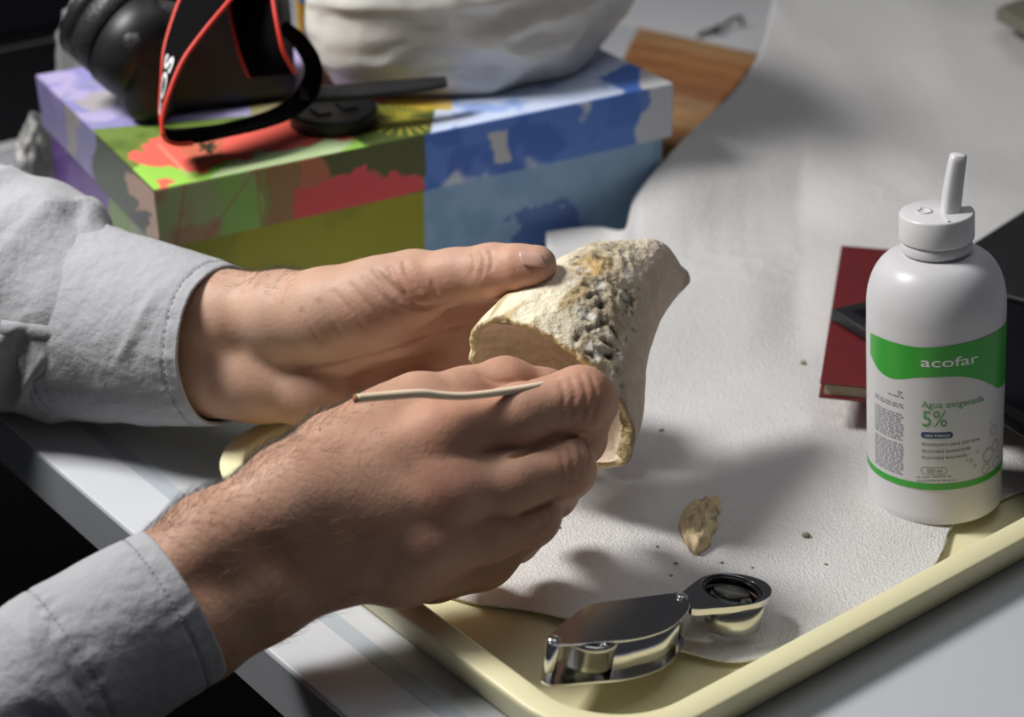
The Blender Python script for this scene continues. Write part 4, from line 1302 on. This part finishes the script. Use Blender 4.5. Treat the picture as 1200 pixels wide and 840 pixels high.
        c = mixc(c, inpoly(jx, jy, [(148, 200), (160, 205), (190, 232), (190, 290), (168, 290), (175, 265), (160, 250), (165, 235), (150, 225)]), s2l(150, 118, 100))
        c = mixc(c, inpoly(jx, jy, [(150, 250), (175, 245), (180, 265), (160, 270)]), s2l(40, 42, 30))
    elif kind == 'bfront':
        c = np.zeros(sh + (3,)) + s2l(140, 140, 22)
        c = mixc(c, smooth(-.1, .6, n_), s2l(122, 126, 18), .8)
        bl = x > 498
        c = mixc(c, bl, s2l(132, 165, 195))
        c = mixc(c, bl, s2l(120, 155, 188), smooth(0, .5, n_))
        tree = (np.hypot((jx - 643) / 42, (jy - 268) / 36) < 1 + .2 * n2)
        c = mixc(c, tree & bl, s2l(84, 112, 170))
        c = mixc(c, (x > 765) & bl, s2l(100, 130, 160), .5)
    elif kind == 'bleft':
        c = np.zeros(sh + (3,)) + s2l(72, 42, 108)
        c = mixc(c, smooth(0, .6, n_), s2l(98, 66, 130), .5)
        c = mixc(c, X > 128, s2l(95, 115, 60))
        c = mixc(c, X > 150, s2l(120, 118, 95), .6)
    else:
        c = np.zeros(sh + (3,)) + s2l(110, 110, 100)
    return np.clip(c * GAIN * (1.3 if kind in ('front', 'bfront') else 1.0), 0, .9)  # front faces get a brighter print, standing in for light falling on them
def panel(mb_, kind, o_, a, b, na, nb_):
    s_ = np.linspace(0, 1, na)[:, None, None]; t_ = np.linspace(0, 1, nb_)[None, :, None]
    p = np.asarray(o_) + s_ * np.asarray(a) + t_ * np.asarray(b)
    c = paint(kind, p)
    mb_.add(p.reshape(-1, 3), [tuple(f_) for f_ in gridfaces(na, nb_)], c.reshape(-1, 3))
mb = MB()
panel(mb, 'top', LO, ex * LL, ey * LW, 240, 150)
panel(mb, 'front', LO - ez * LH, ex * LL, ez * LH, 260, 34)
panel(mb, 'left', LO - ez * LH, ey * LW, ez * LH, 150, 34)
panel(mb, 'back', LO - ez * LH + ey * LW, ex * LL, ez * LH, 4, 4)
panel(mb, 'back', LO - ez * LH + ex * LL, ey * LW, ez * LH, 4, 4)
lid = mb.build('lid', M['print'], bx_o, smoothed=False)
md = lid.modifiers.new('solid', 'SOLIDIFY'); md.thickness = 0.0012; md.offset = 0
tag(lid, 'printed lid with maple leaves, purple petals and blue sky')
mb = MB()
BO = np.r_[(LO + gx * 3.5 + gy * 3.5)[:2], 0.5]; BL, BW, BHt = LL - 7, LW - 7, 83.0
# the body top stays below the tilted lid
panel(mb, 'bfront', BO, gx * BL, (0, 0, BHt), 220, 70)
panel(mb, 'bleft', BO, gy * BW, (0, 0, BHt), 120, 60)
panel(mb, 'back', BO + gy * BW, gx * BL, (0, 0, BHt), 4, 4)
panel(mb, 'back', BO + gx * BL, gy * BW, (0, 0, BHt), 4, 4)
panel(mb, 'back', BO, gx * BL, gy * BW, 4, 4)
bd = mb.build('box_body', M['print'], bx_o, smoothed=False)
tag(bd, 'box body, olive green, light blue with a tree, and purple end')
def top_at(px_, py_, lift=0.0): return ray_plane(px_, py_, LO, ez) + ez * (lift + 0.8)

# ================================================================== CAMERA ON THE BOX
cb = top_at(245, 130)
kam = empty('camera', cb, 'black digital camera lying on the printed box lid', 'camera')
kx = nrm(top_at(340, 120) - top_at(150, 145)); ky = np.cross(ez, kx)
def K(a, b, c): return c0k + kx * a + ky * b + ez * c
c0k = top_at(255, 138)
def rbox(name, lo, hi, r, m, parent, seg=4):
    o_ = MB().box(K(*lo), kx * (hi[0] - lo[0]), ky * (hi[1] - lo[1]), ez * (hi[2] - lo[2])).build(name, m, parent, smoothed=False)
    bevel(o_, r, seg)
    return o_
rbox('body', (-36, 8, 0), (52, 74, 68), 11, M['leather'], kam)
rbox('top_plate', (-28, 12, 60), (44, 68, 96), 14, M['black'], kam)
rbox('grip', (-52, -4, 0), (-22, 50, 58), 12, M['leather'], kam)
lb_o = K(-36, 30, 40)
ax1 = nrm(-kx * 0.55 + ky * 0.65 + ez * 0.5)
s1 = nrm(np.cross(ax1, ez)); s2 = np.cross(ax1, s1)
def lens(name, prof_, m, parent=kam): return fix(MB().lathe(prof_, lb_o, s1, s2, ax1, 56).build(name, m, parent))
lens('lens_barrel', [(31, -20), (33, -4), (33, 6), (30, 8), (30, 24), (31.5, 25), (31.5, 32), (29, 33), (27, 31), (0.2, 31)], M['black'])
lens('focus_ring', [(30.2, 9.0), (31.6, 9.6), (31.6, 22.6), (30.2, 23.2)], M['leather'])
lens('lens_front', [(26, 31.2), (20, 32.4), (10, 33.2), (0.2, 33.4)], M['lens_front'])
for (a, b) in ((150, 28), (146, 92)):
    p_ = P(a, b, 930)
    pass
MB().lathe([(4, 0), (4, 4), (3, 5), (0.1, 5)], K(20, 30, 95), kx, ky, ez, 20).build('dial', M['black'], kam)
MB().lathe([(2.2, -1), (2.2, 1), (0.1, 1.2)], K(-53, 18, 40), ky, ez, -kx, 16).build('lug', M['silver'], kam)
# strap: ribbons between pairs of photographed edges, lying in front of the body
def ribbon(name, lft, rgt, m, parent, n=60, piping=(True, True), thick=1.2, pr_=1.25):
    a = spline([P(*p_) for p_ in lft], n); b = spline([P(*p_) for p_ in rgt], n)
    V = []
    for i in range(n):
        for k in range(7): V.append(a[i] + (b[i] - a[i]) * k / 6)
    o_ = fix(obj(name, V, gridfaces(n, 7), m, parent))
    md_ = o_.modifiers.new('solid', 'SOLIDIFY'); md_.thickness = thick / 1000; md_.offset = 0
    if piping[0]: MB().tube(a, pr_, 8).build('red_piping', M['red'], o_)
    if piping[1]: MB().tube(b, pr_, 8).build('red_piping', M['red'], o_)
    return o_
SLF = [(232, -60, 935), (214, -8, 925), (203, 22, 920), (193, 58, 915), (190, 92, 912), (188, 128, 912), (190, 148, 914)]
SRG = [(320, -60, 915), (268, 2, 902), (238, 38, 896), (214, 72, 892), (198, 110, 890), (190, 140, 890), (191, 158, 890)]
strap = ribbon('strap', SLF, SRG, M['strap'], kam)
s_low = ribbon('strap', [(191, 157, 893), (196, 164, 898), (210, 167, 902), (232, 166, 906), (262, 160, 910), (310, 149, 922), (345, 136, 936), (366, 118, 948), (376, 96, 950), (374, 70, 948), (358, 44, 945), (335, 25, 950)],
               [(190, 150, 916), (196, 152, 922), (208, 152, 926), (232, 150, 930), (262, 146, 932), (306, 134, 940), (334, 120, 952), (350, 104, 966), (358, 86, 968), (354, 68, 964), (342, 50, 958), (325, 34, 955)], M['strap'], kam, piping=(False, False), thick=1.8)
a_ = spline([P(191, 157, 891), P(196, 165, 896), P(208, 169, 900), P(226, 168, 903)], 20)
MB().tube(a_, 1.25, 8).build('red_piping', M['red'], s_low)
ribbon('strap', [(262, -60, 940), (268, 0, 930), (274, 35, 926), (282, 65, 926), (292, 90, 932)],
       [(312, -60, 925), (320, 0, 915), (326, 35, 912), (333, 62, 914), (346, 86, 922)], M['strap'], kam, piping=(True, True))
# lettering on the strap, running along it
def strap_text(body, m):
    v, f = text_mesh(body, 10.0, 0.2)
    v = v - v.min(0)
    gw, gh = v.max(0)
    a = spline([P(*p_) for p_ in SLF], 240); b = spline([P(*p_) for p_ in SRG], 240)
    mid_ = (a + b) / 2
    py_ = proj(mid_)[1]
    i_bot, i_top = int(np.argmin(np.abs(py_ - 134))), int(np.argmin(np.abs(py_ - 66)))
    out = []
    for (gx_, gy_) in v:
        k = i_bot + (i_top - i_bot) * gx_ / gw
        k0 = int(k); fr = k - k0
        A_, B_ = a[k0] * (1 - fr) + a[k0 + 1] * fr, b[k0] * (1 - fr) + b[k0 + 1] * fr
        tg = nrm(mid_[k0 + 1] - mid_[k0 - 1]); n_ = nrm(np.cross(tg, nrm(B_ - A_)))
        if n_ @ (np.array([0, 0, H]) - A_) < 0: n_ = -n_
        out.append(A_ + (B_ - A_) * (0.72 - 0.5 * gy_ / gh) + n_ * 1.0)
    return fix(obj('strap_lettering', out, f, m, strap, smoothed=False))
strap_text('EOS', M['whitetext'])
# lens cap with its tether
lcap_c = top_at(392, 146, 0.4)
lcap = empty('lens_cap', lcap_c, 'round black lens cap beside the camera on the box lid', 'lens cap')
fix(MB().lathe([(24.5, 0), (25.3, 0.8), (25.3, 7.6), (24.6, 8.6), (23.2, 8.9), (22.4, 8.3), (0.2, 8.3)], lcap_c, ex, ey, ez, 56).build('disc', M['black'], lcap))
for sg in (-1, 1): MB().box(lcap_c + ez * 8.3 + ex * (8 * sg - 4) - ey * 7, ex * 8, ey * 14, ez * 1.2).build('clip', M['black'], lcap, smoothed=False)
tth = ribbon('tether', [(352, 104, 962), (400, 101, 962), (450, 97, 966), (500, 93, 974), (522, 92, 980)], [(352, 120, 950), (400, 116, 950), (450, 111, 956), (500, 105, 966), (524, 100, 972)], M['leather'], lcap, piping=(False, False), thick=3.0)
# small things behind the strap
yc = MB().box(top_at(352, 58), kx * 22 , ky * 4, ez * 42).build('card_packet', M['yellow'], smoothed=False)
bevel(yc, 0.8)
tag(yc, 'small yellow packet standing between the camera and the white bag', 'packet')
o = MB().box(top_at(352, 58) + ez * 30 - ky * 0.5 + kx * 1.5, kx * 19, ky * 0.45, ez * 9).build('blue_panel', M['bluecard'], yc, smoothed=False)

# ================================================================== WHITE PLASTIC BAG
bc_ = top_at(578, 92)
nu_, nv_g = 150, 220
aa = np.linspace(-0.46 * math.pi, 0.5 * math.pi, nu_)[:, None]; oo = np.linspace(0, 2 * math.pi, nv_g, endpoint=False)[None]
def spow(a, e): return np.sign(a) * np.abs(a) ** e
Xb = 109 * spow(np.cos(aa), 0.55) * np.cos(oo); Yb = 62 * spow(np.cos(aa), 0.55) * np.sin(oo); Zb = 68 * spow(np.sin(aa), 0.8) + 0 * oo
bp = np.stack([Xb, Yb, Zb], -1)
q = bp.reshape(-1, 3)
dn = bp / (np.linalg.norm(bp, axis=2)[..., None] + 1e-6)
dsp = 5.5 * ridge(q * [1, 1, 2.2], 1 / 70, 2, 6) + 3.5 * fbm(q, 1 / 55, 2, 8) + 0.8 * ridge(q * [1, 1, 2], 1 / 22, 2, 12)
bp = bp + dn * (dsp.reshape(bp.shape[:2]) - 2)[..., None]
zmin = bp[..., 2].min()
bw_ = bc_ + bp[..., 0:1] * ex + (bp[..., 1:2] + 20) * ey + (np.maximum(bp[..., 2:3], -62) + 62.8) * ez
V = bw_.reshape(-1, 3)
f = [tuple(q_) for q_ in gridfaces(nu_, nv_g, True)] + [tuple(range(nv_g - 1, -1, -1)), tuple(range((nu_ - 1) * nv_g, nu_ * nv_g))]
bag = fix(obj('plastic_bag', V, f, M['bag']))
tag(bag, 'crumpled full white plastic bag sitting on the box lid', 'bag')

# ================================================================== THINGS AROUND
# maroon notebook and black tablet behind the bottle
nz = 20.0
for _ in range(4):
    n0 = G(961, 447, nz); n1_ = G(986, 287, nz)
    nd = nrm(np.r_[(n1_ - n0)[:2], 0]); nxp = np.array([nd[1], -nd[0], 0])
    nl = np.linalg.norm((n1_ - n0)[:2])
    nbase = max(foam_z(*(n0 + nd * a + nxp * b)[:2]) for a in (0, nl * .25, nl / 2, nl * .75, nl) for b in (0, 25, 50, 75, 98)) + 1.2
    nz = nbase + 9.0
nb0 = np.r_[n0[:2], nbase]
nbk = empty('notebook', nb0, 'dark red hardback notebook lying behind the bottle', 'notebook')
for (nm, z0_, z1_, ins, m) in (('cover', 0, 1.4, 0, 'maroon'), ('pages', 1.4, 7.6, 2.2, 'pages'), ('cover', 7.6, 9.0, 0, 'maroon')):
    o = MB().box(nb0 + np.array([0, 0, z0_]) + nd * ins + nxp * ins, nxp * (98 - 2 * ins), nd * (nl - 2 * ins), (0, 0, z1_ - z0_)).build(nm, M[m], nbk, smoothed=False)
    if nm == 'cover': bevel(o, 0.6)
zt1 = nz + 7.4
ta, tb_ = G(973, 361, zt1), G(1200, 497, zt1)
d1 = nrm(tb_ - ta); d2 = np.array([-d1[1], d1[0], 0])
pn = np.array([0, 0, 1.0])
tab = empty('tablet', ta - pn * 7, 'thin black tablet lying across the dark red notebook', 'tablet')
o = MB().box(ta - pn * 7, d1 * 172, d2 * 176, pn * 7).build('case', M['tablet'], tab, smoothed=False); bevel(o, 1.8, 3)
o = MB().box(ta + d1 * 8 + d2 * 8, d1 * 156, d2 * 160, pn * 0.15).build('screen', M['screen'], tab, smoothed=False)
zt2 = zt1 + 3.4
u0_, u1_ = G(1085, 320, zt2), G(1200, 246, zt2)
f2 = nrm(u1_ - u0_); f1 = np.array([f2[1], -f2[0], 0])
o = MB().box(u0_ - pn * 3, f1 * 130, f2 * 190, pn * 3).build('document_folder', M['tablet'], smoothed=False); bevel(o, 1.0, 2)
tag(o, 'flat black folder lying on top of the tablet behind the bottle', 'folder')

# slatted board, paper and cable behind the box
wd0 = [G(748, 30, 16), G(893, 62, 16), G(800, 172, 16), G(690, 150, 16)]
brd = empty('wooden_board', wd0[0] * [1, 1, 0], 'board of joined brown wooden slats lying behind the box', 'board')
ns_ = 7
for k in range(ns_):
    a0, a1 = wd0[0] + (wd0[3] - wd0[0]) * k / ns_, wd0[0] + (wd0[3] - wd0[0]) * (k + 0.9) / ns_
    b0, b1 = wd0[1] + (wd0[2] - wd0[1]) * k / ns_, wd0[1] + (wd0[2] - wd0[1]) * (k + 0.9) / ns_
    o = fix(MB().prism([p_ - np.array([0, 0, 15.5]) for p_ in (a0, a1, b1, b0)], np.array([0, 0, 14.5 + (k % 2) * 0.8])).build('slat', M['wood'][k % 5], brd, smoothed=False))
    bevel(o, 0.8)
pp_ = [G(690, 20, 0.4), G(755, 36, 0.4), G(920, 68, .4), G(960, -60, 0.4), G(720, -60, 0.4)]
pap = fix(MB().prism(pp_, np.array([0, 0, 0.3])).build('paper_sheet', M['paper'], smoothed=False))
tag(pap, 'white paper sheet on the table behind the wooden board', 'paper')
cabp = spline([G(818, 42, 3), G(826, 38, 5), G(834, 36, 3), G(842, 38, 3), G(838, 33, 9), G(848, 30, 6), G(858, 23, 9), G(868, 21, 12), G(870, 28, 4)], 60)
cbl = MB().tube(cabp, 2.0, 8).build('cable', M['cable'])
tag(cbl, 'short curled black cable lying on the white paper', 'cable')
ol = [G(1166, 24, 78), G(1190, 14, 78), G(1260, 0, 78), G(1260, 50, 78), G(1200, 42, 78)]
o = fix(MB().prism(ol, np.array([0, 0, 10])).build('card_piece', M['olive'], smoothed=False)); bevel(o, 1.5)
tag(o, 'dull olive piece of card lying on the far foam', 'card')

# laptop at the far left
lf0, lf1 = G(-60, 192, 16), G(75, 160, 16)
ld = nrm((lf1 - lf0) * [1, 1, 0]); lbk = np.array([-ld[1], ld[0], 0])
if lbk[1] < 0: lbk = -lbk
lap = empty('laptop', np.r_[lf0[:2], 0], 'open black laptop with a pale front edge behind the box', 'laptop')
lo_ = np.r_[(lf0 - ld * 120)[:2], 1.0]
o = MB().box(lo_, ld * 400, lbk * 240, (0, 0, 17)).build('base', M['silver'], lap, smoothed=False); bevel(o, 2)
o = MB().box(lo_ + [0, 0, 17] + ld * 6 + lbk * 12, ld * 388, lbk * 222, (0, 0, 0.8)).build('keyboard', M['lapblack'], lap, smoothed=False)
o = MB().box(lo_ + [0, 0, 19] + lbk * 236, ld * 400, lbk * 8, np.array([0, 0, 230]) + lbk * 60).build('screen_lid', M['lapblack'], lap, smoothed=False); bevel(o, 2)
o = MB().box(lo_ + [0, 0, 30] + lbk * 237.6 + ld * 10, ld * 380, lbk * 0.6, np.array([0, 0, 205]) + lbk * 53.5).build('screen', M['screen'], lap, smoothed=False)

# crumpled film left of the box
def crumple(name, c, sx, sy, sz, m, seed, label):
    a = np.linspace(-0.5 * math.pi, 0.5 * math.pi, 50)[:, None]; b = np.linspace(0, 2 * math.pi, 70, endpoint=False)[None]
    p = np.stack([np.cos(a) * np.cos(b), np.cos(a) * np.sin(b), np.sin(a) + 0 * b], -1)
    q_ = p.reshape(-1, 3)
    r_ = 1 + 0.20 * ridge(q_, 1.6, 2, seed) + 0.10 * fbm(q_, 2.5, 2, seed + 3)
    v_ = q_ * r_[:, None] * [sx, sy, sz]
    v_[:, 2] -= v_[:, 2].min()
    v_ = v_ + np.asarray(c)
    o_ = fix(obj(name, v_, [tuple(f_) for f_ in gridfaces(50, 70, True)], m))
    return tag(o_, label, 'plastic film')
cl_ = G(35, 262, 0)
crumple('plastic_film', G(50, 240, 0) + np.array([0, 0, 0.5]), 11, 24, 26, M['plastic'], 3, 'crumpled grey plastic film lying against the purple end of the box')
e_ = LO + ey * (LW + 40) + ex * 62
crumple('plastic_film', np.array([e_[0], e_[1], 0.5]), 34, 14, 58, M['plastic'], 8, 'crumpled grey plastic film standing behind the box')
